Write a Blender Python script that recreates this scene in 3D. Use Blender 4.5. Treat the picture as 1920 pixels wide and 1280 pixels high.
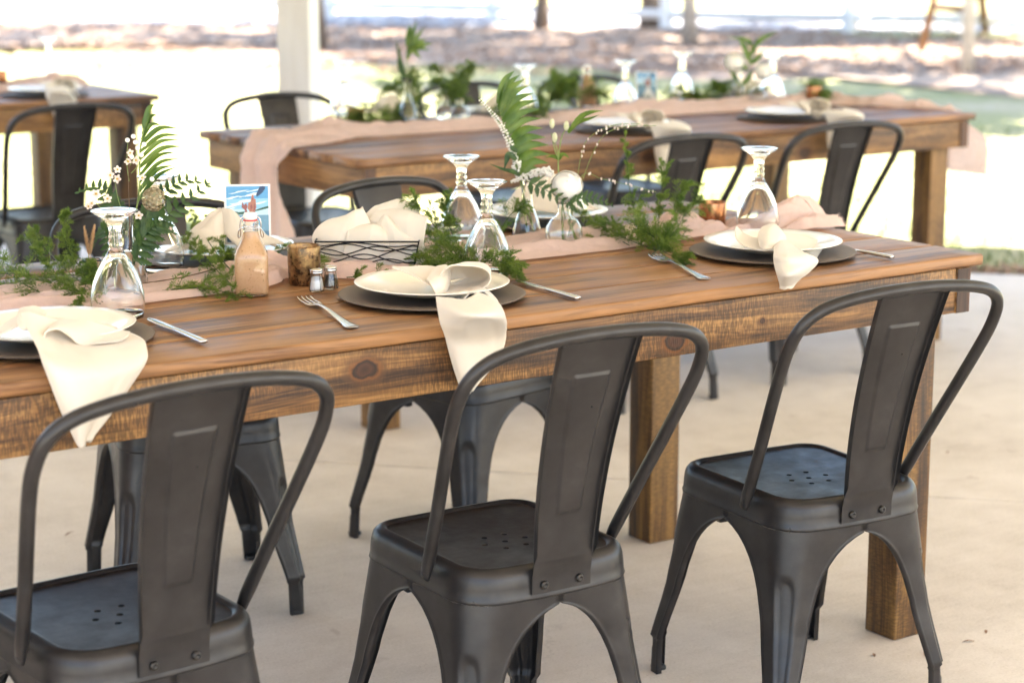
import bpy, bmesh, math, random
import numpy as np
from mathutils import Vector, Matrix, noise
from mathutils.geometry import delaunay_2d_cdt

S = bpy.context.scene
COL = S.collection
for o in list(bpy.data.objects):
    bpy.data.objects.remove(o)
R = math.radians
rnd = random.Random(7)

# ------------------------------------------------------------------ camera
CAM = np.array([-3.2206, -2.9125, 1.5273])
AZ, TILT, FPX = R(34.6725), R(11.7283), 3819.54
FW = np.array([math.sin(AZ)*math.cos(TILT), math.cos(AZ)*math.cos(TILT), -math.sin(TILT)])
RT = np.array([math.cos(AZ), -math.sin(AZ), 0.0])
UP = np.cross(RT, FW)
cd = bpy.data.cameras.new('camera'); cam = bpy.data.objects.new('camera', cd); COL.objects.link(cam)
cam.matrix_world = Matrix(((RT[0], UP[0], -FW[0], CAM[0]), (RT[1], UP[1], -FW[1], CAM[1]),
                           (RT[2], UP[2], -FW[2], CAM[2]), (0, 0, 0, 1)))
cd.sensor_width = 36.0; cd.lens = FPX*36/1920; cd.clip_end = 600; cd.clip_start = 0.05
cd.dof.use_dof = True; cd.dof.focus_distance = 3.78; cd.dof.aperture_fstop = 3.5
S.camera = cam
# ------------------------------------------------------------------ world, sun, exposure
SUN_AZ, SUN_EL = R(-64), R(56)          # direction to the sun: math angle in plan, elevation
w = bpy.data.worlds.new('World'); S.world = w; w.use_nodes = True
nt = w.node_tree; bgn = nt.nodes['Background']
sky = nt.nodes.new('ShaderNodeTexSky'); sky.sky_type = 'NISHITA'; sky.sun_disc = False
sky.sun_elevation = SUN_EL; sky.sun_rotation = math.pi/2 - SUN_AZ
sky.air_density = 1.0; sky.dust_density = 1.6; sky.ozone_density = 1.0
nt.links.new(sky.outputs[0], bgn.inputs[0]); bgn.inputs[1].default_value = 0.075
sl = bpy.data.lights.new('sun', 'SUN'); so = bpy.data.objects.new('sun', sl); COL.objects.link(so)
sl.energy = 5.0; sl.angle = R(0.53); sl.color = (1.0, 0.93, 0.83)
d = Vector((math.cos(SUN_AZ)*math.cos(SUN_EL), math.sin(SUN_AZ)*math.cos(SUN_EL), math.sin(SUN_EL)))
so.rotation_euler = d.to_track_quat('Z', 'Y').to_euler(); so.location = (0, -6, 12)
S.view_settings.view_transform = 'Standard'; S.view_settings.look = 'None'
S.view_settings.gamma = 1; S.view_settings.use_curve_mapping = False
S.view_settings.exposure = 3.3
S.cycles.max_bounces = 14; S.cycles.transmission_bounces = 12; S.cycles.diffuse_bounces = 5
S.cycles.caustics_reflective = True; S.cycles.caustics_refractive = True; S.cycles.blur_glossy = 0.6
S.cycles.sample_clamp_indirect = 8

# ------------------------------------------------------------------ helpers
def ray(px, py): return FW*FPX + RT*(px-960) - UP*(py-640)
def gz(px, py, z=0.837):
    r = ray(px, py); return CAM + (z-CAM[2])/r[2]*r
def gy(px, py, Y):
    r = ray(px, py); return CAM + (Y-CAM[1])/r[1]*r
def gd(px, py, ref, off=0.0):
    """point on the plane facing the camera's heading through ref (+off metres further away)"""
    n = np.array([math.sin(AZ), math.cos(AZ), 0]); r = ray(px, py)
    return CAM + (np.dot(np.asarray(ref)-CAM, n)+off)/np.dot(r, n)*r

def mesh(verts, faces, smooth=True, name='mesh'):
    m = bpy.data.meshes.new(name)
    m.from_pydata([tuple(map(float, v)) for v in verts], [], [tuple(f) for f in faces])
    if smooth: m.polygons.foreach_set('use_smooth', [True]*len(m.polygons))
    m.update(); return m
def obj(name, m, mat=None, parent=None, loc=None, rot=None, smooth=True):
    if isinstance(m, tuple): m = mesh(m[0], m[1], smooth, name)
    if mat is not None and not m.materials: m.materials.append(mat)
    o = bpy.data.objects.new(name, m); COL.objects.link(o)
    if parent: o.parent = parent
    if loc is not None: o.location = tuple(map(float, loc))
    if rot is not None: o.rotation_euler = rot
    return o
def tag(o, label, cat, group=None, kind=None):
    if label: o['label'] = label
    if cat: o['category'] = cat
    if group: o['group'] = group
    if kind: o['kind'] = kind
    return o
def thing(name, label, cat, loc=(0, 0, 0), rz=0, group=None):
    o = bpy.data.objects.new(name, None); COL.objects.link(o); o.empty_display_size = 0.05
    o.location = tuple(map(float, loc)); o.rotation_euler = (0, 0, rz)
    return tag(o, label, cat, group)
def structure(o): o['kind'] = 'structure'; return o
def stuff(o): o['kind'] = 'stuff'; return o
def dup(root, loc=None, rz=None, label=None, group=None):
    c = root.copy(); COL.objects.link(c)
    if loc is not None: c.location = tuple(map(float, loc))
    if rz is not None: c.rotation_euler = (0, 0, rz)
    if label: c['label'] = label
    if group: c['group'] = group
    for ch in list(root.children):
        k = ch.copy(); COL.objects.link(k); k.parent = c
        for g in list(ch.children):
            q = g.copy(); COL.objects.link(q); q.parent = k
    return c
class MB:
    def __init__(s): s.v = []; s.f = []
    def add(s, v, f):
        n = len(s.v); s.v += [tuple(map(float, p)) for p in v]; s.f += [tuple(i+n for i in q) for q in f]; return s
    def get(s): return (s.v, s.f)
def cr(P, n, closed=False):
    """Catmull-Rom through points"""
    P = np.asarray(P, float); k = len(P)
    if closed: Q = np.vstack([P[-1:], P, P[:2]]); segs = k
    else: Q = np.vstack([2*P[0]-P[1], P, 2*P[-1]-P[-2]]); segs = k-1
    t = np.linspace(0, segs, n, endpoint=not closed); i = np.minimum(t.astype(int), segs-1); u = (t-i)[:, None]
    a, b, c, e = Q[i], Q[i+1], Q[i+2], Q[i+3]
    return 0.5*((2*b)+(c-a)*u+(2*a-5*b+4*c-e)*u*u+(3*b-a-3*c+e)*u**3)
def interp(x, xs, ys): return float(np.interp(x, xs, ys))
def smooth01(t): t = min(1, max(0, t)); return t*t*(3-2*t)
def tube(pts, rad, n=8, cap=True, closed=False):
    pts = np.asarray(pts, float); m = len(pts)
    rad = np.full(m, rad) if np.isscalar(rad) else np.asarray(rad)
    T = np.gradient(pts, axis=0) if not closed else np.roll(pts, -1, 0)-np.roll(pts, 1, 0)
    T /= np.linalg.norm(T, axis=1)[:, None]+1e-12
    a = np.array([0, 0, 1.0]) if abs(T[0][2]) < .9 else np.array([1.0, 0, 0])
    N = np.cross(T[0], a); N /= np.linalg.norm(N)
    V = []; F = []
    for i in range(m):
        N = N-T[i]*np.dot(N, T[i]); N /= np.linalg.norm(N)+1e-12; B = np.cross(T[i], N)
        for k in range(n):
            q = 2*math.pi*k/n; V.append(pts[i]+rad[i]*(math.cos(q)*N+math.sin(q)*B))
    for i in range(m if closed else m-1):
        j = (i+1) % m
        for k in range(n):
            l = (k+1) % n; F.append((i*n+k, i*n+l, j*n+l, j*n+k))
    if cap and not closed:
        F.append(tuple(range(n-1, -1, -1))); F.append(tuple((m-1)*n+k for k in range(n)))
    return V, F
def lathe(prof, n=40, square=0.0, rcap=None):
    """profile of (r,z); square>0 makes the section a rounded square (superellipse)"""
    V = []; F = []; m = len(prof)
    for r, z, *sq in prof:
        e = sq[0] if sq else square
        for k in range(n):
            q = 2*math.pi*k/n; c, s = math.cos(q), math.sin(q)
            sc = 1.0
            if e: p = 2+e*8; sc = (abs(c)**p+abs(s)**p)**(-1/p)
            V.append((r*sc*c, r*sc*s, z))
    for i in range(m-1):
        for k in range(n):
            l = (k+1) % n; F.append((i*n+k, i*n+l, (i+1)*n+l, (i+1)*n+k))
    if prof[0][0] > 1e-5: F.append(tuple(range(n-1, -1, -1)))
    if prof[-1][0] > 1e-5: F.append(tuple((m-1)*n+k for k in range(n)))
    return V, F
def box(x0, x1, y0, y1, z0, z1, b=0.0):
    if b <= 0:
        v = [(x, y, z) for z in (z0, z1) for x, y in ((x0, y0), (x1, y0), (x1, y1), (x0, y1))]
        return v, [(3, 2, 1, 0), (4, 5, 6, 7), (0, 1, 5, 4), (1, 2, 6, 5), (2, 3, 7, 6), (3, 0, 4, 7)]
    bm = bmesh.new(); bmesh.ops.create_cube(bm, size=1)
    bmesh.ops.scale(bm, vec=(x1-x0, y1-y0, z1-z0), verts=bm.verts)
    bmesh.ops.translate(bm, vec=((x0+x1)/2, (y0+y1)/2, (z0+z1)/2), verts=bm.verts)
    bmesh.ops.bevel(bm, geom=bm.edges[:], offset=b, segments=2, profile=0.6, affect='EDGES')
    v = [tuple(p.co) for p in bm.verts]; bm.verts.index_update()
    f = [tuple(q.index for q in p.verts) for p in bm.faces]; bm.free(); return v, f
def xf(vf, M):
    return [tuple(M @ Vector(p)) for p in vf[0]], vf[1]
def TR(x, y, z): return Matrix.Translation((x, y, z))
def RZ(a): return Matrix.Rotation(a, 4, 'Z')
def RX(a): return Matrix.Rotation(a, 4, 'X')
def RY(a): return Matrix.Rotation(a, 4, 'Y')
def grid_faces(nu, nv, off=0):
    return [(off+i*nv+j, off+i*nv+j+1, off+(i+1)*nv+j+1, off+(i+1)*nv+j) for i in range(nu-1) for j in range(nv-1)]
def sheet(ctrl, nu=40, nv=28, thick=0.0014, wob=0.0, seed=0, crease=0.0):
    """cloth surface through a grid of control points, given a thin real thickness"""
    C = np.asarray(ctrl, float)
    A = np.stack([cr(C[:, j], nu) for j in range(C.shape[1])], 1)
    G = np.stack([cr(A[i], nv) for i in range(nu)], 0)
    du = np.gradient(G, axis=0); dv = np.gradient(G, axis=1); N = np.cross(du, dv)
    N /= np.linalg.norm(N, axis=2)[:, :, None]+1e-9
    if wob:
        for i in range(nu):
            for j in range(nv):
                p = G[i, j]; G[i, j] += N[i, j]*wob*noise.noise(Vector((p[0]*16+seed, p[1]*16, p[2]*16)))
    if crease:
        fu = np.linspace(0, 1, nu)[:, None]; fv = np.linspace(0, 1, nv)[None, :]
        G = G+N*(crease*(np.minimum(np.abs(fv-.40-.16*fu), .2)*1.0+np.minimum(np.abs(fv-.74+.12*fu), .16)*.8-.2)*np.minimum(1, fu*3))[:, :, None]
    TH = np.full((nu, nv, 1), thick/2); TH[:2] *= 2.2; TH[-2:] *= 2.2; TH[:, :2] = thick*1.1; TH[:, -2:] = thick*1.1
    V = np.vstack([(G+N*TH).reshape(-1, 3), (G-N*TH).reshape(-1, 3)]).tolist()
    n = nu*nv; F = grid_faces(nu, nv); F += [tuple(reversed([k+n for k in f])) for f in F]
    ring = [(i, 0) for i in range(nu)]+[(nu-1, j) for j in range(1, nv)]+[(i, nv-1) for i in range(nu-2, -1, -1)]+[(0, j) for j in range(nv-2, 0, -1)]
    ids = [i*nv+j for i, j in ring]
    for a, b in zip(ids, ids[1:]+ids[:1]): F.append((a, b, b+n, a+n))
    return V, F

# ------------------------------------------------------------------ materials
def pbsdf(name, col=(.5, .5, .5), rough=.5, metal=0.0, **kw):
    m = bpy.data.materials.new(name); m.use_nodes = True
    b = m.node_tree.nodes['Principled BSDF']
    b.inputs['Base Color'].default_value = (*col, 1); b.inputs['Roughness'].default_value = rough
    b.inputs['Metallic'].default_value = metal
    for k, v in kw.items(): b.inputs[k.replace('_', ' ')].default_value = v
    return m, m.node_tree, b
def N(nt, t, **kw):
    n = nt.nodes.new('ShaderNode'+t)
    for k, v in kw.items():
        if k.startswith('i_'):
            k = k[2:]; n.inputs[int(k) if k.isdigit() else k.replace('_', ' ')].default_value = v
        else: setattr(n, k, v)
    return n
def ramp(nt, stops, src, interp='LINEAR'):
    r = N(nt, 'ValToRGB'); e = r.color_ramp; e.interpolation = interp
    while len(e.elements) < len(stops): e.elements.new(0.5)
    for el, (p, c) in zip(e.elements, stops):
        el.position = p; el.color = (*c, 1) if len(c) == 3 else c
    nt.links.new(src, r.inputs[0]); return r.outputs[0]
def math_n(nt, op, a, b=None, c=None):
    n = N(nt, 'Math', operation=op)
    for i, x in enumerate((a, b, c)):
        if x is None: continue
        if hasattr(x, 'is_linked') or hasattr(x, 'links'): nt.links.new(x, n.inputs[i])
        else: n.inputs[i].default_value = x
    return n.outputs[0]
def mixc(nt, fac, a, b, mode='MIX'):
    n = N(nt, 'MixRGB', blend_type=mode)
    for i, x in enumerate((fac, a, b)):
        if hasattr(x, 'links'): nt.links.new(x, n.inputs[i])
        elif isinstance(x, tuple): n.inputs[i].default_value = (*x, 1) if len(x) == 3 else x
        else: n.inputs[i].default_value = x
    return n.outputs[0]
def noise_n(nt, vec, scale, detail=3, rough=.5, dist=0.0):
    n = N(nt, 'TexNoise', i_Scale=scale, i_Detail=detail, i_Roughness=rough, i_Distortion=dist)
    nt.links.new(vec, n.inputs['Vector']); return n.outputs['Fac']
def mapping(nt, vec, scale=(1, 1, 1), loc=None):
    n = N(nt, 'Mapping'); n.inputs['Scale'].default_value = scale
    if loc is not None: nt.links.new(loc, n.inputs['Location'])
    nt.links.new(vec, n.inputs['Vector']); return n.outputs[0]
def bump(nt, b, h, strength=.3, dist=.002):
    n = N(nt, 'Bump', i_Strength=strength, i_Distance=dist); nt.links.new(h, n.inputs['Height'])
    nt.links.new(n.outputs[0], b.inputs['Normal'])

def wood(name, axis=0, light=(.40, .205, .075), mid=(.245, .108, .034), dark=(.07, .029, .011), rough=.4, saw=0.0, knots=(), coat=0.0, bmp=.35):
    m, t, b = pbsdf(name, rough=rough)
    tc = N(t, 'TexCoord').outputs['Object']
    rn = N(t, 'ObjectInfo').outputs['Random']
    off = N(t, 'CombineXYZ'); t.links.new(math_n(t, 'MULTIPLY', rn, 37.0), off.inputs[0])
    t.links.new(math_n(t, 'MULTIPLY', rn, 11.0), off.inputs[1]); t.links.new(math_n(t, 'MULTIPLY', rn, 23.0), off.inputs[2])
    a = N(t, 'VectorMath', operation='ADD'); t.links.new(tc, a.inputs[0]); t.links.new(off.outputs[0], a.inputs[1])
    v = a.outputs[0]
    def sc(l, c): s = [c, c, c]; s[axis] = l; return tuple(s)
    warp = noise_n(t, mapping(t, v, sc(1.3, 5)), 1.0, 2)
    wv = N(t, 'VectorMath', operation='MULTIPLY_ADD'); 
    cv = N(t, 'CombineXYZ')
    for i in range(3): t.links.new(warp, cv.inputs[i])
    t.links.new(cv.outputs[0], wv.inputs[0]); s = [.10, .10, .10]; s[axis] = .0
    wv.inputs[1].default_value = s; t.links.new(v, wv.inputs[2]); v2 = wv.outputs[0]
    bands = noise_n(t, mapping(t, v2, sc(.9, 26)), 1.0, 4, .6)
    fib = noise_n(t, mapping(t, v2, sc(5, 190)), 1.0, 3, .6)
    blot = noise_n(t, mapping(t, v, sc(2.2, 7)), 1.0, 3, .55)
    g = math_n(t, 'ADD', math_n(t, 'MULTIPLY', bands, .62), math_n(t, 'ADD', math_n(t, 'MULTIPLY', fib, .36), math_n(t, 'MULTIPLY', blot, .42)))
    g = math_n(t, 'ADD', g, math_n(t, 'MULTIPLY', math_n(t, 'SUBTRACT', rn, .5), .12))
    c = ramp(t, [(.55, dark), (.655, mid), (.76, light), (.88, tuple(min(1, x*1.25) for x in light))], g)
    hgt = fib
    if saw:
        sv = noise_n(t, mapping(t, v, sc(330, 60)), 1.0, 1, .5)
        msk = ramp(t, [(.38, (0, 0, 0)), (.55, (1, 1, 1))], noise_n(t, mapping(t, v, sc(2.0, 9)), 1.0, 2))
        lin = ramp(t, [(.46, (1, 1, 1)), (.60, (0, 0, 0))], sv)
        f = math_n(t, 'MULTIPLY', math_n(t, 'MULTIPLY', lin, msk), saw)
        c = mixc(t, f, c, tuple(x*.45 for x in dark)); hgt = math_n(t, 'SUBTRACT', fib, math_n(t, 'MULTIPLY', f, 1.2))
    for (kx, kz, rx, rz) in knots:
        sp = N(t, 'SeparateXYZ'); t.links.new(tc, sp.inputs[0])
        dx = math_n(t, 'DIVIDE', math_n(t, 'SUBTRACT', sp.outputs[0], kx), rx)
        dz = math_n(t, 'DIVIDE', math_n(t, 'SUBTRACT', sp.outputs[2], kz), rz)
        dd = math_n(t, 'SQRT', math_n(t, 'ADD', math_n(t, 'MULTIPLY', dx, dx), math_n(t, 'MULTIPLY', dz, dz)))
        dd = math_n(t, 'ADD', dd, math_n(t, 'MULTIPLY', math_n(t, 'SUBTRACT', noise_n(t, tc, 42, 5), .5), .75))
        kc = ramp(t, [(.0, (.030, .010, .004)), (.26, (.055, .017, .006)), (.42, (.014, .006, .003)), (.54, (.15, .052, .010)), (.70, (.085, .035, .012)), (1.0, mid)], math_n(t, 'DIVIDE', dd, 2.0))
        fk = ramp(t, [(.5, (1, 1, 1)), (.95, (0, 0, 0))], math_n(t, 'DIVIDE', dd, 2.0))
        c = mixc(t, fk, c, kc)
    t.links.new(c, b.inputs['Base Color'])
    rr = math_n(t, 'ADD', math_n(t, 'MULTIPLY', blot, .12), rough-.04); t.links.new(rr, b.inputs['Roughness'])
    if coat: b.inputs['Coat Weight'].default_value = coat; b.inputs['Coat Roughness'].default_value = .22
    bump(t, b, hgt, bmp, .0012)
    return m
M = {}
M['top'] = wood('stained_tabletop_wood', 0, (.285, .140, .055), (.165, .073, .028), (.052, .021, .010), rough=.48, coat=.1, bmp=.18)
M['apron'] = wood('rough_sawn_stained_wood', 0, (.345, .180, .060), (.165, .076, .024), (.036, .016, .008), rough=.5, saw=.55)
M['apron_y'] = wood('rough_sawn_stained_wood_crosswise', 1, (.345, .180, .060), (.165, .076, .024), (.036, .016, .008), rough=.5, saw=.6)
M['leg'] = wood('stained_post_wood', 2, (.225, .116, .029), (.102, .045, .012), (.024, .011, .006), rough=.5, saw=.4)
M['endgrain'] = wood('dark_stained_end_grain', 2, (.10, .05, .03), (.06, .03, .02), (.025, .013, .01), rough=.6)
ka = gy(685, 693, .012); kb = gy(1266, 640, .012)
M['apron_near'] = wood('rough_sawn_stained_wood_with_knots', 0, (.345, .180, .060), (.165, .076, .024), (.036, .016, .008), rough=.5, saw=.55,
                       knots=[(ka[0]+1.295, ka[2], .026, .017), (kb[0]+1.295, kb[2], .028, .017), (gy(1430, 602, .012)[0]+1.295, gy(1430, 602, .012)[2], .007, .006)])

m, t, b = pbsdf('gunmetal_paint', (.085, .078, .074), .42, .6); M['metal'] = m
tc = N(t, 'TexCoord').outputs['Object']
sm = noise_n(t, tc, 14, 5, .6)
t.links.new(ramp(t, [(.35, (.031, .0295, .031)), (.6, (.044, .042, .0435)), (.8, (.064, .061, .063))], sm), b.inputs['Base Color'])
t.links.new(ramp(t, [(.3, (.27, .27, .27)), (.7, (.46, .46, .46))], noise_n(t, tc, 22, 6, .65)), b.inputs['Roughness'])
scr = ramp(t, [(.66, (0, 0, 0)), (.74, (1, 1, 1))], noise_n(t, mapping(t, tc, (30, 30, 90)), 1.0, 6, .7))
bcol = b.inputs['Base Color'].links[0].from_socket
t.links.new(mixc(t, math_n(t, 'MULTIPLY', scr, .45), bcol, (.016, .014, .014)), b.inputs['Base Color'])
bump(t, b, noise_n(t, tc, 900, 2), .06, .0004)
M['black_metal'] = pbsdf('black_wire', (.012, .012, .016), .35, .6)[0]
M['bolt'] = pbsdf('bolt_metal', (.05, .047, .045), .35, .9)[0]
M['rubber'] = pbsdf('black_rubber', (.012, .012, .013), .6)[0]
M['steel'] = pbsdf('stainless_steel', (.66, .63, .60), .22, 1.0)[0]
M['chrome'] = pbsdf('chrome_wire', (.7, .7, .72), .15, 1.0)[0]
m, t, b = pbsdf('clear_glass', (1, 1, 1), .0, 0, IOR=1.47, Transmission_Weight=1.0); M['glass'] = m
m, t, b = pbsdf('water', (.97, 1, .98), .0, 0, IOR=1.33, Transmission_Weight=1.0); M['water'] = m
M['china'] = pbsdf('glazed_cream_china', (.86, .81, .73), .15, 0)[0]
m, t, b = pbsdf('woven_charger', (.12, .095, .08), .6, .0); M['charger'] = m
tc = N(t, 'TexCoord').outputs['Object']
sp = N(t, 'SeparateXYZ'); t.links.new(tc, sp.inputs[0])
wv = N(t, 'TexWave', i_Scale=85.0, i_Distortion=1.2, i_Detail=2.0); t.links.new(tc, wv.inputs[0])
wv2 = N(t, 'TexWave', i_Scale=85.0, i_Distortion=1.2, bands_direction='Y'); t.links.new(tc, wv2.inputs[0])
h = math_n(t, 'MULTIPLY', wv.outputs[1], wv2.outputs[1])
t.links.new(ramp(t, [(0, (.10, .075, .06)), (1, (.24, .185, .15))], h), b.inputs['Base Color']); bump(t, b, h, .4, .001)
def cloth(name, col, trans=.25, fine=900, bs=.15, rough=.85, dist=.0006, vary=.0):
    m, t, b = pbsdf(name, col, rough, 0, Sheen_Weight=.25)
    tr = N(t, 'BsdfTranslucent'); tr.inputs[0].default_value = (*col, 1)
    mx = N(t, 'MixShader'); mx.inputs[0].default_value = trans
    t.links.new(b.outputs[0], mx.inputs[1]); t.links.new(tr.outputs[0], mx.inputs[2])
    t.links.new(mx.outputs[0], t.nodes['Material Output'].inputs[0])
    tc = N(t, 'TexCoord').outputs['Object']; bump(t, b, noise_n(t, tc, fine, 2), bs, dist)
    if vary:
        c = ramp(t, [(.35, tuple(x*(1-vary) for x in col)), (.65, tuple(min(1, x*(1+vary*.6)) for x in col))], noise_n(t, tc, 60, 4))
        t.links.new(c, b.inputs['Base Color']); t.links.new(c, tr.inputs[0])
    return m
M['napkin'] = cloth('cream_napkin_cloth', (.89, .825, .735), .3)
M['gauze'] = cloth('blush_gauze', (.90, .70, .64), .45, fine=140, bs=.5, dist=.003, vary=.04)
m, t, b = pbsdf('mercury_glass_gold', (.35, .2, .07), .3, .8); M['gold'] = m
tc = N(t, 'TexCoord').outputs['Object']
f = noise_n(t, tc, 46, 8, .72)
t.links.new(ramp(t, [(.33, (.045, .03, .022)), (.47, (.20, .115, .055)), (.6, (.40, .245, .10)), (.75, (.62, .42, .22))], f), b.inputs['Base Color'])
t.links.new(ramp(t, [(.4, (.2, .2, .2)), (.7, (.55, .55, .55))], f), b.inputs['Roughness'])
m, t, b = pbsdf('mercury_glass_copper', (.35, .15, .07), .25, .85); M['copper'] = m
tc = N(t, 'TexCoord').outputs['Object']
f = noise_n(t, mapping(t, tc, (60, 60, 18)), 1.0, 6, .7)
t.links.new(ramp(t, [(.33, (.07, .03, .02)), (.5, (.34, .14, .06)), (.66, (.62, .30, .14)), (.8, (.75, .5, .3))], f), b.inputs['Base Color'])
M['wax'] = pbsdf('white_wax', (.82, .78, .7), .5, 0)[0]
m, t, b = pbsdf('peach_dressing', (.72, .37, .15), .3); M['dressing'] = m
tc = N(t, 'TexCoord').outputs['Object']
t.links.new(ramp(t, [(.27, (.42, .20, .08)), (.32, (.74, .46, .25)), (.8, (.80, .53, .31))], noise_n(t, tc, 260, 2)), b.inputs['Base Color'])
M['salt'] = pbsdf('salt', (.85, .85, .85), .8)[0]
m, t, b = pbsdf('pepper', (.1, .07, .05), .8); M['pepper'] = m
tc = N(t, 'TexCoord').outputs['Object']
t.links.new(ramp(t, [(.4, (.03, .022, .016)), (.6, (.26, .19, .12))], noise_n(t, tc, 700, 2)), b.inputs['Base Color'])
M['cork'] = pbsdf('cork', (.52, .33, .20), .85)[0]
M['stopper'] = pbsdf('white_stopper', (.82, .80, .78), .35)[0]
M['red'] = pbsdf('red_gasket', (.55, .03, .03), .5)[0]
def leafm(name, c1, c2, trans=.3, rough=.5, scale=60):
    m, t, b = pbsdf(name, c1, rough)
    tr = N(t, 'BsdfTranslucent'); mx = N(t, 'MixShader'); mx.inputs[0].default_value = trans
    tc = N(t, 'TexCoord').outputs['Object']
    c = ramp(t, [(.35, c1), (.65, c2)], noise_n(t, tc, scale, 2))
    t.links.new(c, b.inputs['Base Color']); t.links.new(c, tr.inputs[0])
    t.links.new(b.outputs[0], mx.inputs[1]); t.links.new(tr.outputs[0], mx.inputs[2])
    t.links.new(mx.outputs[0], t.nodes['Material Output'].inputs[0]); return m
M['palm'] = leafm('palm_green', (.055, .12, .016), (.15, .23, .04), .3, .38, 25)
M['fernleaf'] = leafm('fern_green', (.022, .062, .012), (.055, .11, .02), .25, .42, 40)
M['aspar'] = leafm('asparagus_fern_green', (.085, .165, .02), (.24, .33, .06), .5, .5, 30)
M['stem'] = leafm('green_stem', (.13, .20, .045), (.22, .29, .08), .1, .45, 60)
M['brownstem'] = pbsdf('brown_stem', (.10, .055, .028), .6)[0]
M['petal'] = leafm('white_petal', (.92, .90, .86), (.95, .93, .90), .18, .6, 40)
M['pinkpetal'] = leafm('pale_pink_petal', (.80, .66, .63), (.85, .78, .74), .3, .55, 90)
M['yellow'] = pbsdf('flower_centre', (.50, .36, .06), .6)[0]
M['bud'] = leafm('pale_bud', (.55, .60, .36), (.72, .70, .56), .3, .5, 120)
M['tan'] = leafm('dry_grass_tan', (.60, .38, .20), (.70, .50, .30), .2, .8, 300)
M['scab'] = leafm('papery_seed_head', (.42, .35, .21), (.58, .50, .36), .35, .7, 120)
m, t, b = pbsdf('broom_finished_concrete', (.45, .38, .32), .75); M['concrete'] = m
tc = N(t, 'TexCoord').outputs['Object']
f1 = noise_n(t, tc, 1.1, 6, .6); f2 = noise_n(t, tc, 160, 3, .7); f3 = noise_n(t, mapping(t, tc, (3, 60, 1)), 1.0, 3)
f4 = noise_n(t, tc, 9, 5, .65)
g = math_n(t, 'ADD', math_n(t, 'MULTIPLY', f1, .45), math_n(t, 'ADD', math_n(t, 'MULTIPLY', f2, .32), math_n(t, 'ADD', math_n(t, 'MULTIPLY', f3, .10), math_n(t, 'MULTIPLY', f4, .22))))
c = ramp(t, [(.38, (.45, .395, .335)), (.5, (.60, .54, .475)), (.62, (.70, .64, .575))], g)
st = ramp(t, [(.70, (0, 0, 0)), (.78, (1, 1, 1))], noise_n(t, tc, 7.5, 2, .5, .6))
c = mixc(t, math_n(t, 'MULTIPLY', st, .35), c, (.25, .16, .11))
grit = ramp(t, [(.30, (1, 1, 1)), (.42, (0, 0, 0))], noise_n(t, tc, 120, 4, .75)); c = mixc(t, math_n(t, 'MULTIPLY', grit, .5), c, (.33, .28, .235))
grit2 = ramp(t, [(.60, (0, 0, 0)), (.72, (1, 1, 1))], noise_n(t, tc, 70, 4, .75)); c = mixc(t, math_n(t, 'MULTIPLY', grit2, .35), c, (.74, .69, .63))
stn2 = ramp(t, [(.52, (0, 0, 0)), (.75, (1, 1, 1))], noise_n(t, tc, 2.3, 5, .6, .8)); c = mixc(t, math_n(t, 'MULTIPLY', stn2, .30), c, (.40, .32, .25))
vor = N(t, 'TexVoronoi', feature='DISTANCE_TO_EDGE', i_Scale=.55); wpc = N(t, 'VectorMath', operation='MULTIPLY_ADD'); cvv = N(t, 'CombineXYZ'); t.links.new(f4, cvv.inputs[0]); t.links.new(f1, cvv.inputs[1])
t.links.new(cvv.outputs[0], wpc.inputs[0]); wpc.inputs[1].default_value = (.5, .5, 0); t.links.new(tc, wpc.inputs[2]); t.links.new(wpc.outputs[0], vor.inputs['Vector'])
crk = ramp(t, [(.0, (1, 1, 1)), (.0016, (0, 0, 0))], vor.outputs['Distance']); c = mixc(t, math_n(t, 'MULTIPLY', math_n(t, 'MULTIPLY', crk, stn2), .45), c, (.2, .16, .13))
t.links.new(c, b.inputs['Base Color']); bump(t, b, math_n(t, 'ADD', f2, f3), .25, .002)
def groundm(name, stops, scale, scale2, bs=.5):
    m, t, b = pbsdf(name, (.3, .3, .2), .9)
    tc = N(t, 'TexCoord').outputs['Object']
    g = math_n(t, 'ADD', math_n(t, 'MULTIPLY', noise_n(t, tc, scale, 5, .6), .6), math_n(t, 'MULTIPLY', noise_n(t, tc, scale2, 4, .6), .4))
    t.links.new(ramp(t, stops, g), b.inputs['Base Color']); bump(t, b, noise_n(t, tc, scale2, 3), bs, .03); return m
M['lawn'] = groundm('dry_lawn', [(.36, (.16, .19, .06)), (.48, (.27, .27, .11)), (.58, (.38, .335, .20)), (.72, (.48, .41, .29))], .55, 14)
M['litter'] = groundm('leaf_litter', [(.34, (.15, .095, .065)), (.46, (.26, .18, .13)), (.58, (.37, .28, .21)), (.70, (.48, .39, .31))], .45, 5)
M['road'] = groundm('pale_gravel_road', [(.35, (.34, .34, .36)), (.65, (.46, .46, .48))], .6, 30)
M['whitepaint'] = pbsdf('white_paint', (.78, .77, .76), .5)[0]
m, t, b = pbsdf('white_painted_post', (.74, .73, .74), .5); M['postpaint'] = m
tc = N(t, 'TexCoord').outputs['Object']
t.links.new(ramp(t, [(.3, (.62, .59, .57)), (.6, (.75, .74, .745))], noise_n(t, mapping(t, tc, (9, 9, 1.2)), 1.0, 4)), b.inputs['Base Color'])
M['ceiling'] = pbsdf('pale_ceiling_boards', (.62, .57, .50), .6)[0]
M['blocker_dark'] = pbsdf('dark_light_blocker', (.07, .05, .04), .8)[0]
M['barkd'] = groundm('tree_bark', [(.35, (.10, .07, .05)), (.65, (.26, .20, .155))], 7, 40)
M['barklit'] = groundm('sunlit_bark', [(.35, (.34, .27, .21)), (.65, (.50, .43, .36))], 7, 40)  # bark lightened in colour to stand for sun on the trunk
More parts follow.
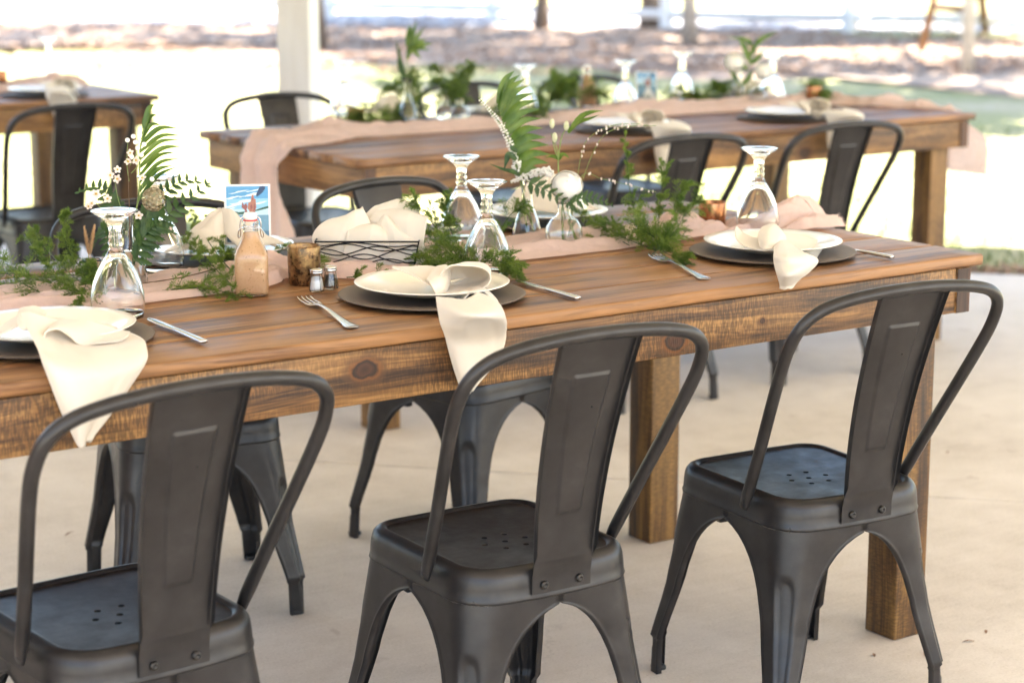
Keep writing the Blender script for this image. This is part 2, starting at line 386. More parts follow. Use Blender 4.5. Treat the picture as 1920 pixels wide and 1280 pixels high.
M['crown'] = leafm('tree_leaves', (.045, .085, .02), (.09, .13, .035), .3, .6, 2)
M['rawwood'] = wood('bare_timber', 2, (.30, .16, .07), (.20, .095, .035), (.12, .05, .02), rough=.6)
M['sunlitwood'] = wood('sunlit_timber', 2, (.72, .62, .50), (.60, .50, .38), (.42, .32, .22), rough=.7)  # full sun on one stand leg, put into the wood colour
M['deadleaf'] = leafm('dry_leaves', (.20, .105, .06), (.42, .28, .19), .2, .8, 9)
M['blade'] = leafm('grass_blades', (.09, .14, .04), (.26, .27, .12), .3, .7, 3)
M['siding'] = pbsdf('white_siding', (.80, .79, .77), .6)[0]
M['darkglass'] = pbsdf('window_glass', (.03, .035, .045), .1)[0]
M['brick'] = groundm('pink_brick', [(.35, (.36, .19, .15)), (.65, (.48, .29, .24))], 4, 20)

# ------------------------------------------------------------------ ground, pavilion, background
PH = R(43.3)
NV = np.array([math.cos(PH), math.sin(PH)]); MV = np.array([math.sin(PH), -math.cos(PH)])   # outward / to the right
def pm(n, m_, z=0.0): q = n*NV+m_*MV; return (q[0], q[1], z)
def prism(n0, n1, m0, m1, z0, z1, b=0.0):
    v, f = box(n0, n1, m0, m1, z0, z1, b)      # (n,m,z), then turned into the pavilion's frame
    return [pm(p[0], p[1], p[2]) for p in v], [tuple(reversed(q)) for q in f]
EDGE = 4.72
structure(obj('lawn', prism(-60, 180, -140, 140, -.20, -.075), M['lawn'], smooth=False))
for a, b2 in ((EDGE, 1.084), (1.076, -2.56), (-2.568, -6.2), (-6.208, -9.8)):
    structure(obj('concrete_slab', prism(b2, a, -11, 10, -.15, 0, .006), M['concrete'], smooth=False))
def patch(name, pts, z, mat, sub=24):
    P = cr(np.array(pts), sub*len(pts)//2, closed=True); c = P.mean(0)
    v = [(c[0], c[1], z)]+[(p[0]+.25*noise.noise(Vector((p[0]*1.3, p[1]*1.3, 0))), p[1]+.25*noise.noise(Vector((p[0]*1.3, p[1]*1.3, 7))), z) for p in P]
    n = len(P); return structure(obj(name, (v, [(0, i+1, (i+1) % n+1) for i in range(n)]), mat, smooth=False))
def G(px, py): q = gz(px, py, -.07); return (q[0], q[1])
patch('leaf_litter_bed', [G(-250, 95), G(100, 85), G(430, 125), G(700, 120), G(1000, 122), G(1300, 150), G(1600, 150), G(2150, 190), G(2150, 75), G(1700, 72), G(1400, 50), G(1000, 42), G(600, 32), G(200, 22), G(-250, 15)], -.070, M['litter'])
# mulch strip along the edge of the slab
structure(obj('mulch_strip', prism(EDGE-.02, EDGE+.34, -11, 10, -.14, -.055), M['litter'], smooth=False))
structure(obj('gravel_road', prism(26.0, 31.5, -120, 120, -.15, -.066), M['road'], smooth=False))
# loose leaves and grass blades
def scatter_leaves(name, n, fn, size, mat, label_=None):
    V = []; F = []
    for i in range(n):
        x, y, z = fn(); a = rnd.uniform(0, 6.28); s = size*rnd.uniform(.5, 1.2); t1 = rnd.uniform(-.7, .7); t2 = rnd.uniform(-.6, .6)
        e1 = Vector((math.cos(a), math.sin(a), t1)); e2 = Vector((-math.sin(a), math.cos(a), t2)); c = Vector((x, y, z+.012))
        k = len(V); V += [c-e1*s, c+e2*s*.45, c+e1*s, c-e2*s*.45]; F.append((k, k+1, k+2, k+3))
    return stuff(obj(name, (V, F), mat, smooth=False))
def fl1():
    n = EDGE+rnd.random()**1.3*.5; return pm(n, rnd.uniform(-6, 5), -.055)
scatter_leaves('fallen_leaves', 9000, fl1, .035, M['deadleaf'])
def fl2():
    q = gz(rnd.uniform(-150, 2050), 20+rnd.random()*120, -.07); return (q[0], q[1], -.068)
scatter_leaves('leaf_litter', 7000, fl2, .055, M['deadleaf'])
V = []; F = []
for i in range(26000):
    n = EDGE+.22+rnd.random()**1.6*7; x, y, z = pm(n, rnd.uniform(-6.5, 5.5), -.075); a = rnd.uniform(0, 6.28); hh = rnd.uniform(.02, .07); k = len(V)
    dx, dy = math.cos(a)*.005, math.sin(a)*.005; lx, ly = rnd.uniform(-.03, .03), rnd.uniform(-.03, .03)
    V += [(x-dx, y-dy, z), (x+dx, y+dy, z), (x+lx, y+ly, z+hh)]; F.append((k, k+1, k+2))
stuff(obj('grass', (V, F), M['blade'], smooth=False))

# pavilion: roof and posts (the roof is above the frame and shades the tables)
pv = thing('pavilion', 'open timber pavilion with square white painted post behind the dining tables', 'pavilion', pm(-2, 0, 0))
def pvp(name, vf, mat, **k):
    o = obj(name, vf, mat, **k); o.parent = pv; o.matrix_parent_inverse = TR(*pv.location).inverted(); return o
pvp('roof', prism(-6.2, EDGE+.55, -6.6, 7.4, 3.25, 3.45), M['ceiling'], smooth=False)
pr = ray(561, 168); kk = (EDGE-.30-np.dot(CAM[:2], NV))/np.dot(pr[:2], NV); pp = CAM+kk*pr
pn, pmm = float(np.dot(pp[:2], NV)), float(np.dot(pp[:2], MV))
for q in (pmm, pmm+5.2):
    pvp('post', prism(pn-.075, pn+.075, q-.075, q+.075, 0.002, 3.248, .004), M['postpaint'], smooth=False)
pvp('beam', prism(pn-.07, pn+.07, -11.3, 10.2, 2.72, 3.047), M['postpaint'], smooth=False) if False else None

br = thing('blocker', 'added unseen dark barn standing close along the open pavilion', 'blocker', pm(-3, -8.2, 0))  # out-of-view wall added to block sky light from the left
o = obj('wall', prism(-8, .8, -8.6, -8.0, -.1, 3.4), M['blocker_dark'], smooth=False); o.parent = br; o.matrix_parent_inverse = TR(*br.location).inverted()
# white rail fence by the road
fx = thing('rail_fence', 'low white rail fence along the far road', 'fence', gz(800, 8, -.07))
def fpart(name, vf, mat, par): o = obj(name, vf, mat, smooth=False); o.parent = par; o.matrix_parent_inverse = TR(*par.location).inverted(); return o
fpx = [-120, 95, 312, 617, 925, 1250, 1592, 1990]; fy = [4, 13, 25, 34, 40, 55, 62, 66]
FB = []
for a, b2 in zip(fpx, fy):
    q = gz(a, b2, -.07); FB.append(q); wd = .075
    fpart('post', box(q[0]-wd, q[0]+wd, q[1]-wd, q[1]+wd, -.07, 1.15, .008), M['whitepaint'], fx)
for q, r2 in zip(FB, FB[1:]):
    for zz in (.14, .50, .86):
        fpart('rail', tube([(q[0], q[1], zz), (r2[0], r2[1], zz)], .07, 4), M['whitepaint'], fx)
# trees
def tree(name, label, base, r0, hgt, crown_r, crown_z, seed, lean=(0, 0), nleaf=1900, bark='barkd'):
    rg = random.Random(seed); tr_ = thing(name, label, 'tree', base, 0, 'trees beyond the lawn')
    path = [(lean[0]*t+.06*math.sin(3*t+seed), lean[1]*t+.05*math.cos(4*t+seed), t*hgt) for t in np.linspace(0, 1, 9)]
    rr = [r0*(1.35 if i == 0 else 1)*(1-.075*i) for i in range(9)]
    mb = MB(); mb.add(*tube(path, rr, 10))
    for k in range(6):
        a = rg.uniform(0, 6.28); z0 = hgt*rg.uniform(.5, .95); L = crown_r*rg.uniform(.6, .95)
        p0 = np.array([lean[0]*z0/hgt, lean[1]*z0/hgt, z0]); dirv = np.array([math.cos(a), math.sin(a), rg.uniform(.3, .8)])
        mb.add(*tube([p0, p0+dirv*L*.5+[0, 0, .15], p0+dirv*L], [r0*.4, r0*.25, r0*.1], 6))
    obj('trunk', mb.get(), M[bark], tr_)
    V = []; F = []
    cl = [(rg.uniform(-1, 1)*crown_r*.75+lean[0], rg.uniform(-1, 1)*crown_r*.75+lean[1], crown_z+rg.uniform(-.5, .6)*crown_r, rg.uniform(.25, .5)*crown_r) for _ in range(16)]
    for i in range(nleaf):
        cx, cy, cz, cr_ = rg.choice(cl); v = Vector((rg.gauss(0, 1), rg.gauss(0, 1), rg.gauss(0, .8))); v = v.normalized()*cr_*rg.random()**.4
        c = Vector((cx, cy, cz))+v; s = rg.uniform(.10, .24); e1 = Vector((rg.gauss(0, 1), rg.gauss(0, 1), rg.gauss(0, 1))).normalized(); e2 = e1.orthogonal().normalized()
        k = len(V); V += [c-e1*s, c+e2*s*.5, c+e1*s, c-e2*s*.5]; F.append((k, k+1, k+2, k+3))
    obj('crown', (V, F), M['crown'], tr_, smooth=False); return tr_
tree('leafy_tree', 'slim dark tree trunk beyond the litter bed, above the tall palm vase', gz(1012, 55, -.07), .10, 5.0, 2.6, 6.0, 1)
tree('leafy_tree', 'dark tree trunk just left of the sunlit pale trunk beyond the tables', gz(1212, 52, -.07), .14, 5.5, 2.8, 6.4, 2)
tree('leafy_tree', 'pale sunlit tree trunk standing in the litter bed beyond the tables', gz(1288, 82, -.07), .095, 5.0, 2.4, 5.8, 3, bark='barklit')
for i, (n, m_, hc, cr_, l) in enumerate([(23.0, 1.6, 6.5, 3.0, 'broad tree right of the lawn shading the litter bed'), (17.5, 6.5, 7.5, 3.4, 'leafy tree farthest to the right of the lawn'),
        (24.5, 4.2, 7, 3.2, 'leafy tree near the road on the right'), (14.2, 4.6, 13, 3.4, 'tall tree nearest the pavilion on the right'), (17.2, 4.6, 16, 3.4, 'tallest tree right of the lawn'),
        (20.5, -8.0, 7.5, 3.6, 'tree hidden behind the white post'), (12.3, 4.0, 7.5, 2.4, 'small tree just beyond the right frame edge')]):
    tree('leafy_tree', l, pm(n, m_, -.07), .15, hc*.85, cr_, hc, 10+i, nleaf=3000)
# wooden A-frame stand at the upper right
b0 = gz(1727, 97, -.07); b1 = gz(1813, 136, -.07); b2_ = gz(1848, 62, -.07)
stn = thing('wooden_stand', 'tall wooden A-frame stand with bare timber legs and crossbar on the lawn', 'stand', b1)
def spart(name, vf, mat): o = obj(name, vf, mat); o.parent = stn; o.matrix_parent_inverse = TR(*stn.location).inverted(); return o
apex = (b0+b1+b2_)/3+np.array([0, 0, 2.2])
def post4(a, c, r): return tube([a, c], r*1.35, 4)
spart('leg', post4(b0, b0+(apex-b0)*1.0, .05), M['rawwood'])
spart('leg', post4(b1, b1+np.array([.02, .05, 2.0]), .07), M['sunlitwood'])
spart('leg', post4(b2_, apex, .05), M['rawwood'])
ca = gd(1752, 13, b0+(apex-b0)*.22); cb = gd(1812, 19, b1)
spart('crossbar', post4(ca, cb, .035), M['rawwood'])

# ------------------------------------------------------------------ tables
HT, TT, TL, TW = .837, .024, 2.59, 1.037
def plank_mesh(L, W, T, r, seed, edge=False):
    prof = []
    for cx, cy, a0 in ((W/2-r, T/2-r, 0), (-W/2+r, T/2-r, 90), (-W/2+r, -T/2+r, 180), (W/2-r, -T/2+r, 270)):
        for k in range(4): a = R(a0+30*k); prof.append((cx+r*math.cos(a), cy+r*math.sin(a)))
    n = len(prof); nx = 60; V = []; F = []
    for i in range(nx):
        x = -L/2+L*i/(nx-1)
        for k, (py, pz) in enumerate(prof):
            dy = .0012*noise.noise(Vector((x*3, seed*9.1+py*3, pz*8))); dz = .0010*noise.noise(Vector((x*5, seed*3.3+py*9, 4)))
            e = .0022*max(0, noise.noise(Vector((x*7, seed, 9+k))))*(1 if edge else .4)
            V.append((x, py*(1-e/W*2)+dy, pz+dz-(e*.5 if pz > 0 else 0)))
    for i in range(nx-1):
        for k in range(n): l = (k+1) % n; F.append((i*n+k, i*n+l, (i+1)*n+l, (i+1)*n+k))
    F.append(tuple(range(n-1, -1, -1))); F.append(tuple((nx-1)*n+k for k in range(n)))
    return [(-p[0], p[1], p[2]) for p in V], F
def make_table(label, loc):
    t = thing('farmhouse_table', label, 'table', loc, 0, 'long farmhouse dining tables')
    nb = 7; bw = TW/nb
    for i in range(nb):
        obj('plank', plank_mesh(TL, bw-.0050, TT, .0030 if 0 < i < nb-1 else .0065, i+1, i in (0, nb-1)), M['top'], t, (-TL/2, bw*(i+.5), HT-TT/2-.0003*(i % 3)))
    za = HT-TT-.0015; ah = .0955
    def brd(name, x0, x1, y0, y1, z0, z1, mat, b=.003):
        cx, cy = (x0+x1)/2, (y0+y1)/2
        return obj(name, box(x0-cx, x1-cx, y0-cy, y1-cy, z0, z1, b), mat, t, (cx, cy, 0))
    brd('apron', -TL+.068, -.068, .012, .050, za-ah, za, M['apron_near'])
    brd('apron', -TL+.068, -.068, TW-.050, TW-.012, za-ah, za, M['apron'])
    for x0 in (-.0665, -TL+.0285):
        o = brd('apron', x0, x0+.038, .010, TW-.010, za-ah-.001, za, M['apron_y'])
        for s in (0.0095, TW-.0095):
            obj('end_grain', box(-.0185, .0185, -.0012, .0012, za-ah+.0005, za-.0015), M['endgrain'], o, (0, s-TW/2, 0), smooth=False)
    for x0 in (-.168, -TL+.079):
        for y0 in (.0515, TW-.1405):
            brd('leg', x0, x0+.089, y0, y0+.089, 0.001, za-.001, M['leg'], .004)
    return t
T1 = make_table('stained farmhouse table in front, laid with plates, napkins and greenery', (0, 0, 0))
T2 = dup(T1, (2.363, 2.205, 0), label='second farmhouse table behind, with pink runner hanging over its left end')
T3 = dup(T1, (.267, 4.60, 0), label='farmhouse table at the far left, cut by the photo edge')

# ------------------------------------------------------------------ chairs
def corner_pt(sx, sy, hx, hy, r, dd):
    """point on a rounded square near corner (sx,sy), dd = signed arc length from the corner's middle; and normal"""
    ha = r*math.pi/4
    if abs(dd) <= ha: a = math.pi/4+dd/r; x, y = hx-r+r*math.cos(a), hy-r+r*math.sin(a); nx, ny = math.cos(a), math.sin(a)
    elif dd > 0: x, y, nx, ny = hx-r-(dd-ha), hy, 0, 1
    else: x, y, nx, ny = hx, hy-r-(-dd-ha), 1, 0
    return sx*x, sy*y, sx*nx, sy*ny
def seat_shape(z):
    hx = interp(z, [0, .075, .08, .20, .395, .43], [.208, .208, .213, .196, .181, .180])
    hy = interp(z, [0, .075, .08, .20, .395, .43], [.222, .222, .226, .206, .186, .185])
    r = interp(z, [0, .08, .2, .395, .43], [.016, .022, .035, .062, .064])
    bul = interp(z, [.1, .3, .395], [0, .008, .020])
    return hx, hy, r, bul
def chair_pt(sx, sy, z, dd, off=0.0):
    hx, hy, r, bul = seat_shape(z); x, y, nx, ny = corner_pt(sx, sy, hx, hy, r, dd)
    bb = max(0, 1-(x/hx)**2)
    y += sy*bul*bb*(1.0 if sy < 0 else .25)
    taper = 1-.035*(1-(y+.2)/.4) if z > .3 else 1-.035*(1-(y+.2)/.4)*z/.3
    return (x*taper+nx*off, y+ny*off, z)
def leg_mesh(sx, sy):
    zs = [0, .02, .05, .070, .076, .082, .09]+list(np.linspace(.10, .36, 30))+[.366, .371, .375, .379, .3825, .386, .390, .394]
    wz = [0, .072, .080, .11, .16, .22, .27, .30, .325, .345, .360, .372, .3825]
    ww = [.030, .031, .040, .043, .050, .056, .067, .078, .092, .108, .126, .147, .175]
    ns = 29; V = []; F = []
    for z in zs:
        hx, hy, r, _ = seat_shape(z); La = hx-r+r*math.pi/4; Lb = hy-r+r*math.pi/4
        wd = interp(z, wz, ww) if z < .3825 else 1
        ea = min(1, wd/.168)  # arch openings: share of the side taken by the leg
        wa, wb = (min(La, wd), min(Lb, wd*1.04))
        top = z >= .3825
        row = [(-wb-(.001 if not top else 0), -.011 if not top else -.003), (-wb, .0022 if not top else 0)]
        row += [(s*(wb-.006 if s < 0 else wa-.006) if not top else s*(wb if s < 0 else wa), 0) for s in np.linspace(-1, 1, ns)]
        row += [(wa, .0022 if not top else 0), (wa+(.001 if not top else 0), -.011 if not top else -.003)]
        for dd, off in row:
            fl = 0
            if .06 < z < .31:
                wfl = interp(z, [.06, .16, .31], [.011, .018, .021])
                # rounded top end of the pressed flute
                e = 1-(max(0, (z-.27))/.035)**2 if z > .27 else 1
                if e > 0: fl = smooth01((wfl*math.sqrt(e)-abs(dd))/.007)
            V.append(chair_pt(sx, sy, z, dd, off-.0065*fl))
    F = grid_faces(len(zs), ns+4)
    if sx*sy > 0: F = [tuple(reversed(f)) for f in F]
    return V, F
def seat_outline(z, inset, n=18):
    pts = []
    for sx, sy, rev in ((1, 1, 0), (-1, 1, 1), (-1, -1, 0), (1, -1, 1)):
        hx, hy, r, _ = seat_shape(z); La = hx-r+r*math.pi/4; Lb = hy-r+r*math.pi/4
        ds = [(-Lb+(La+Lb)*k/n) for k in range(n)] if not rev else [(La-(La+Lb)*k/n) for k in range(n)]
        for dd in ds: p = chair_pt(sx, sy, z, dd, -inset); pts.append((p[0], p[1]))
    return pts
def seat_mesh():
    rings = [(.394, -.000), (.396, -.0022), (.399, -.003), (.403, -.0012), (.42, -.001), (.434, .0), (.443, .003), (.449, .008), (.4525, .015), (.4535, .020), (.4532, .0235), (.451, .026), (.4485, .029)]
    V = []; F = []; n = 72
    for z, ins in rings:
        V += [(x, y, z) for x, y in seat_outline(min(z, .43), ins)]
    for i in range(len(rings)-1):
        for k in range(n): l = (k+1) % n; F.append((i*n+k, i*n+l, (i+1)*n+l, (i+1)*n+k))
    # pan with seven drain holes
    inner = V[-n:]; pts = [Vector((p[0], p[1])) for p in inner]; edges = [(k, (k+1) % n) for k in range(n)]
    holes = [(0, -.03)]+[(.042*math.cos(R(60*k)), -.03+.042*math.sin(R(60*k))) for k in range(6)]
    for hx, hy in holes:
        s = len(pts)
        for k in range(12): pts.append(Vector((hx+.0058*math.cos(R(30*k)), hy+.0058*math.sin(R(30*k)))))
        edges += [(s+k, s+(k+1) % 12) for k in range(12)]
    for gx in np.linspace(-.14, .14, 13):
        for gy_ in np.linspace(-.18, .15, 14):
            if all((gx-a)**2+(gy_-c)**2 > .012**2 for a, c in holes) and abs(gx) < .14: pts.append(Vector((gx, gy_)))
    v2, _, f2, *_r = delaunay_2d_cdt(pts, edges, [], 1, 1e-6)
    base = len(V)
    for p in v2:
        q = max(0, 1-(p.x/.15)**2)*max(0, 1-((p.y+.01)/.17)**2); V.append((p.x, p.y, .4485-.005*q))
    for f in f2:
        c = sum((Vector(v2[i]) for i in f), Vector((0, 0)))/len(f)
        if any((c.x-a)**2+(c.y-e)**2 < .0056**2 for a, e in holes): continue
        F.append(tuple(base+i for i in f))
    for h_i in range(7):        # hole walls
        hx, hy = holes[h_i]; s = len(V)
        q = max(0, 1-(hx/.15)**2)*max(0, 1-((hy+.01)/.17)**2); zt = .4485-.005*q
        for zz in (zt+.0002, zt-.003): V += [(hx+.0058*math.cos(R(30*k)), hy+.0058*math.sin(R(30*k)), zz) for k in range(12)]
        for k in range(12): l = (k+1) % 12; F.append((s+k, s+l, s+12+l, s+12+k))
    return V, F
HK = .545
def hoop_y(z): return -.080-(z-.43)*HK
def hoop_mesh():
    half = [(.192, .425), (.197, .47), (.209, .55), (.224, .64), (.237, .725), (.240, .775), (.230, .817), (.199, .845), (.145, .860), (.07, .868), (0, .870)]
    P = [(x, hoop_y(z), z) for x, z in half]; P = P+[(-x, y, z) for x, y, z in reversed(P[:-1])]
    C = cr(P, 90); V, F = tube(C, .0116, 12)
    V = np.array(V); 
    for i in range(len(V)):      # flattened ends
        if V[i][2] < .455:
            k = 1-(V[i][2]-.42)/.035; k = min(1, max(0, k)); cx = math.copysign(np.interp(V[i][2], [.41, .47], [.191, .197]), V[i][0])
            V[i][0] = cx+(V[i][0]-cx)*(1-.55*k)
    return V.tolist(), F
def splat_mesh():
    zs = list(np.linspace(.405, .452, 7))+list(np.linspace(.462, .862, 116)); xs = np.linspace(-1, 1, 61)
    V = []; nv = len(xs)+4
    ytop = hoop_y(.862)
    for z in zs:
        hw = interp(z, [.405, .452, .862], [.060, .060, .079])
        if z <= .452: yb = -.2095-.004*smooth01((z-.43)/.022)
        else:
            u = (z-.452)/(.862-.452); yb = -.2135+(ytop+.2135)*(u**1.25)-.012*math.sin(math.pi*u)*0+.010*math.sin(math.pi*u)
        fl = -.0125*smooth01((z-.452)/.03); row = [(-1.002, fl), (-1.006, min(-.0015, fl*.2))]+[(s, 0) for s in xs]+[(1.006, min(-.0015, fl*.2)), (1.002, fl)]
        if z <= .452: row = [(a, 0) for a, b in row]
        for s, fwd in row:
            x = s*hw; e = 0
            pw = interp(z, [.545, .80], [.023, .036]); 
            dx = pw-abs(x); dz = min(z-.548, .798-z); dm = min(dx, dz)
            e = smooth01(dm/.005+.5)*.0036
            yc = yb-.006*(1-s*s)*(0 if z <= .452 else 1)      # slightly bowed across
            V.append((x*(1 if abs(s) < 1 else 1.0), yc+fwd-e, z))
    return V, grid_faces(len(zs), nv)
def bolt_mesh():
    V, F = lathe([(.0078, 0), (.0078, .0015), (.0068, .0038), (.0048, .005), (.0034, .005), (.003, .0026), (0, .0026)], 14)
    return V, F
def make_chair(label, loc, rz):
    c = thing('metal_chair', label, 'chair', loc, rz, 'gunmetal cafe chairs round the tables')
    obj('seat', seat_mesh(), M['metal'], c)
    for sx in (1, -1):
        for sy in (1, -1):
            l = obj('leg', leg_mesh(sx, sy), M['metal'], c)
            hx, hy, r, _ = seat_shape(0)
            fx_, fy_ = sorted((sx*(hx*.965-.024), sx*(hx*.965+.001))), sorted((sy*(hy-.024), sy*(hy+.001)))
            obj('rubber_foot', box(*fx_, *fy_, 0.0005, .012, .004), M['rubber'], l)
    obj('back_frame', hoop_mesh(), M['metal'], c); obj('backrest', splat_mesh(), M['metal'], c)
    bm_ = mesh(*bolt_mesh(), name='bolt')
    for x in (-.036, .036): obj('bolt', bm_, M['bolt'], c, (x, -.2105, .420), (R(90), 0, 0))
    for s in (1, -1): obj('bolt', bm_, M['bolt'], c, (s*.194, hoop_y(.432), .436), (0, s*R(90), 0))
    mb = MB()
    for a in (45, -45): mb.add(*xf(box(-.215, .215, -.012, .012, -.0015, .0015), TR(0, 0, .3805+.002*(a > 0)) @ RZ(R(a))))
    obj('brace', mb.get(), M['metal'], c, smooth=False)
    bmp = mesh(*box(-.016, .016, -.009, .009, -.011, .011, .002), name='bumper')
    for x, y, a in ((.150, .06, 90), (-.150, .06, 90), (.150, -.06, 90), (-.150, -.06, 90)): obj('bumper', bmp, M['rubber'], c, (x, y, .366), (0, 0, R(a)))
    return c
CH = make_chair('second chair from the left on the near side, in front of the folded napkin', (-1.253, -.018, 0), R(-2))
def chair(loc, rz, label): return dup(CH, (loc[0], loc[1], 0), R(rz), label)
chair((-1.98, .01), 3.0, 'nearest gunmetal chair, at bottom left with its back half cut by the lower edge')
chair((-.520, -.015), -5.0, 'right-hand gunmetal chair at the near table corner, seat holes showing')
chair((-1.275, 1.195), 166.5, 'chair on the far side of the front table, behind the flower vase at left')
chair((-.505, 1.215), 191.7, 'chair on the far side of the front table, behind the napkin basket')
chair((.80, 2.23), -2, 'chair pushed up to the second table, behind the asparagus fern at centre right')
chair((1.495, 2.24), -3, 'chair pushed up to the second table near its right leg')
chair((-.36, 4.30), 2, 'chair with its back to us at the far left table')
chair((.46, 3.66), 180, 'chair beyond the second table, in front of the white post')
chair((1.36, 3.72), 183, 'chair beyond the second table, half hidden by greenery')
chair((1.93, 3.72), 178, 'faraway chair beyond the second table, left of the photo card')

# ------------------------------------------------------------------ cloth runners
def runner(ctrl, z0, seed, hang_l=None, hang_r=None, nx=260, ny=34, xl=None, xr=None):
    """ctrl rows: x, y_near, y_far, lift ; cloth lying along the table, its ends may hang over the edges"""
    C = np.array(ctrl, float); P = cr(C, nx); V = np.zeros((nx, ny, 3))
    for i in range(nx):
        x, yn, yf, lf = P[i]; lf *= 1.3
        for j in range(ny):
            t = j/(ny-1); ed = smooth01(min(t, 1-t)/.12)
            y = yn+(yf-yn)*t+.010*noise.noise(Vector((x*9, seed, 3*(t > .5))))+.004*noise.noise(Vector((x*40, seed+5, 3*(t > .5))))
            f = abs(noise.noise(Vector((x*3.2+seed, y*26, seed))))*1.0+abs(noise.noise(Vector((x*11+seed, y*60+x*8, 2.0))))*.45
            c = abs(noise.noise(Vector((x*70, y*95, seed))))*.22+abs(noise.noise(Vector((x*33+y*30, y*44-x*20, seed))))*.3
            z = .0016+(lf*(.35+1.1*f)*math.sin(math.pi*min(.97, max(.03, t)))**.7+(.024*f+.012*c)*ed)
            if xl is not None and x < xl:
                e = xl-x; z2 = z; V[i, j] = (xl-.004-.6*z-.017*smooth01(e/.05)*(1+math.sin(y*52+2.2*noise.noise(Vector((y*5, e*4, 1)))))-.02*smooth01(e/.05)*abs(noise.noise(Vector((y*17, e*1.5, seed))))-.02*smooth01(e/.06), y+(y-(yn+yf)/2)*(-.2)*smooth01(e/.2)*0+.02*noise.noise(Vector((e*6, y*7, seed))), z0-e+.01*(1-smooth01(e/.02))); continue
            if xr is not None and x > xr:
                e = x-xr; V[i, j] = (xr+.004+.6*z+.07*smooth01(e/.1)*abs(noise.noise(Vector((y*9, e*5, seed))))+.055*smooth01(e/.1), y+.02*noise.noise(Vector((e*6, y*7, seed))), z0-e+.01*(1-smooth01(e/.02))); continue
            V[i, j] = (x, y, z0+z)
    F = grid_faces(nx, ny)
    V = V.reshape(-1, 3).tolist()
    # frayed threads at both ends
    for ii in (0, nx-1):
        for j in range(0, ny*3):
            t = rnd.random(); k = min(ny-2, int(t*(ny-1))); u = t*(ny-1)-k
            a = np.array(V[ii*ny+k])*(1-u)+np.array(V[ii*ny+k+1])*u; nb = np.array(V[(ii+(1 if ii == 0 else -1))*ny+k])
            dvec = a-nb; dvec /= np.linalg.norm(dvec)+1e-9; L = rnd.uniform(.005, .014)
            q = a+dvec*L+np.array([rnd.uniform(-.003, .003) for _ in range(3)])+[0, 0, .0008]; n0 = len(V)
            V += [(a+[0, .0004, 0]).tolist(), (a-[0, .0004, 0]).tolist(), q.tolist()]; F.append((n0, n0+1, n0+2))
    o = obj('table_runner', (V, F), M['gauze']); return o
Z1 = HT+.0008
tag(runner([(-2.5, .50, .70, .006), (-2.1, .50, .70, .010), (-1.95, .52, .69, .018), (-1.80, .485, .68, .008), (-1.62, .475, .69, .006), (-1.47, .490, .70, .012), (-1.40, .500, .68, .036), (-1.36, .530, .66, .030), (-1.30, .520, .66, .010),
    (-1.217, .462, .67, .006), (-1.0, .465, .70, .007), (-.842, .470, .70, .008), (-.70, .470, .70, .010), (-.545, .475, .69, .012), (-.45, .480, .66, .014), (-.37, .490, .62, .040), (-.315, .490, .57, .028), (-.27, .47, .53, .010), (-.2, .45, .60, .020), (-.10, .425, .56, .034), (-.03, .42, .53, .026), (.012, .425, .49, .012)], Z1, 1.7, nx=420, ny=44),
    'blush pink gauze runner lying crumpled along the front table', 'table runner', 'pink gauze table runners')
o = runner([(-.52, 2.50, 2.80, .0), (-.42, 2.53, 2.84, .0), (-.28, 2.57, 2.88, .006), (-.1, 2.62, 2.93, .018), (.06, 2.70, 3.0, .024), (.2, 2.72, 2.98, .010), (.6, 2.70, 2.95, .008), (1.0, 2.74, 2.98, .010), (1.3, 2.72, 2.98, .020), (1.6, 2.72, 2.96, .014), (2.0, 2.74, 2.98, .018), (2.15, 2.66, 2.94, .028), (2.28, 2.46, 2.80, .016), (2.363, 2.30, 2.66, .010), (2.45, 2.24, 2.56, 0), (2.52, 2.22, 2.48, 0), (2.60, 2.20, 2.40, 0)], Z1, 4.2, xl=-.232, xr=2.366, nx=260)
tag(o, 'blush pink gauze runner on the second table, draped over both of its ends', 'table runner', 'pink gauze table runners')
tag(runner([(-1.9, 5.05, 5.3, .01), (-1.2, 5.02, 5.3, .012), (-.6, 5.05, 5.33, .016), (-.2, 5.05, 5.36, .02), (.1, 5.08, 5.40, .024), (.2, 5.12, 5.4, .01)], Z1, 7.7, nx=120), 'pink gauze runner on the far left table', 'table runner', 'pink gauze table runners')

# ------------------------------------------------------------------ place settings
NT = 64
def charger_mesh():
    return lathe([(0, .001), (.105, .001), (.112, .0035), (.150, .0075), (.172, .0095), (.1745, .0088), (.172, .0068), (.150, .0050), (.112, .0012), (.105, .0002), (0, .0002)][::-1], NT)
def plate_mesh():
    return lathe([(0, .0115), (.062, .0115), (.065, .0105), (.067, .0115), (.072, .013), (.10, .0185), (.128, .0265), (.143, .0305), (.1445, .0318), (.143, .0330), (.128, .0295), (.095, .0225), (.080, .0185), (.072, .0175), (0, .0172)], NT)
CHG, PLT = mesh(*charger_mesh(), name='charger'), mesh(*plate_mesh(), name='plate')
def place(x, y, z, where, n):
    a = obj('charger', CHG, M['charger'], loc=(x, y, z+.0005)); tag(a, f'woven charger {where}', 'charger plate', 'woven charger plates')
    b = obj('plate', PLT, M['china'], loc=(x, y, z)); tag(b, f'cream plate {where}', 'plate', 'cream dinner plates')
    return (x, y)
XS1, XS2, XS3 = (-1.965, .258), (-1.226, .232), (-.372, .246)
place(*XS1, Z1, 'at the left edge under the big hanging napkin', 1)
place(*XS2, Z1, 'in the centre under the knotted napkin hanging over the table edge', 2)
place(*XS3, Z1, 'at the right end of the front table', 3)
XF1, XF2 = (-1.345, .845), (-.50, .885)
place(*XF1, Z1, 'on the far side behind the dressing bottle', 4)
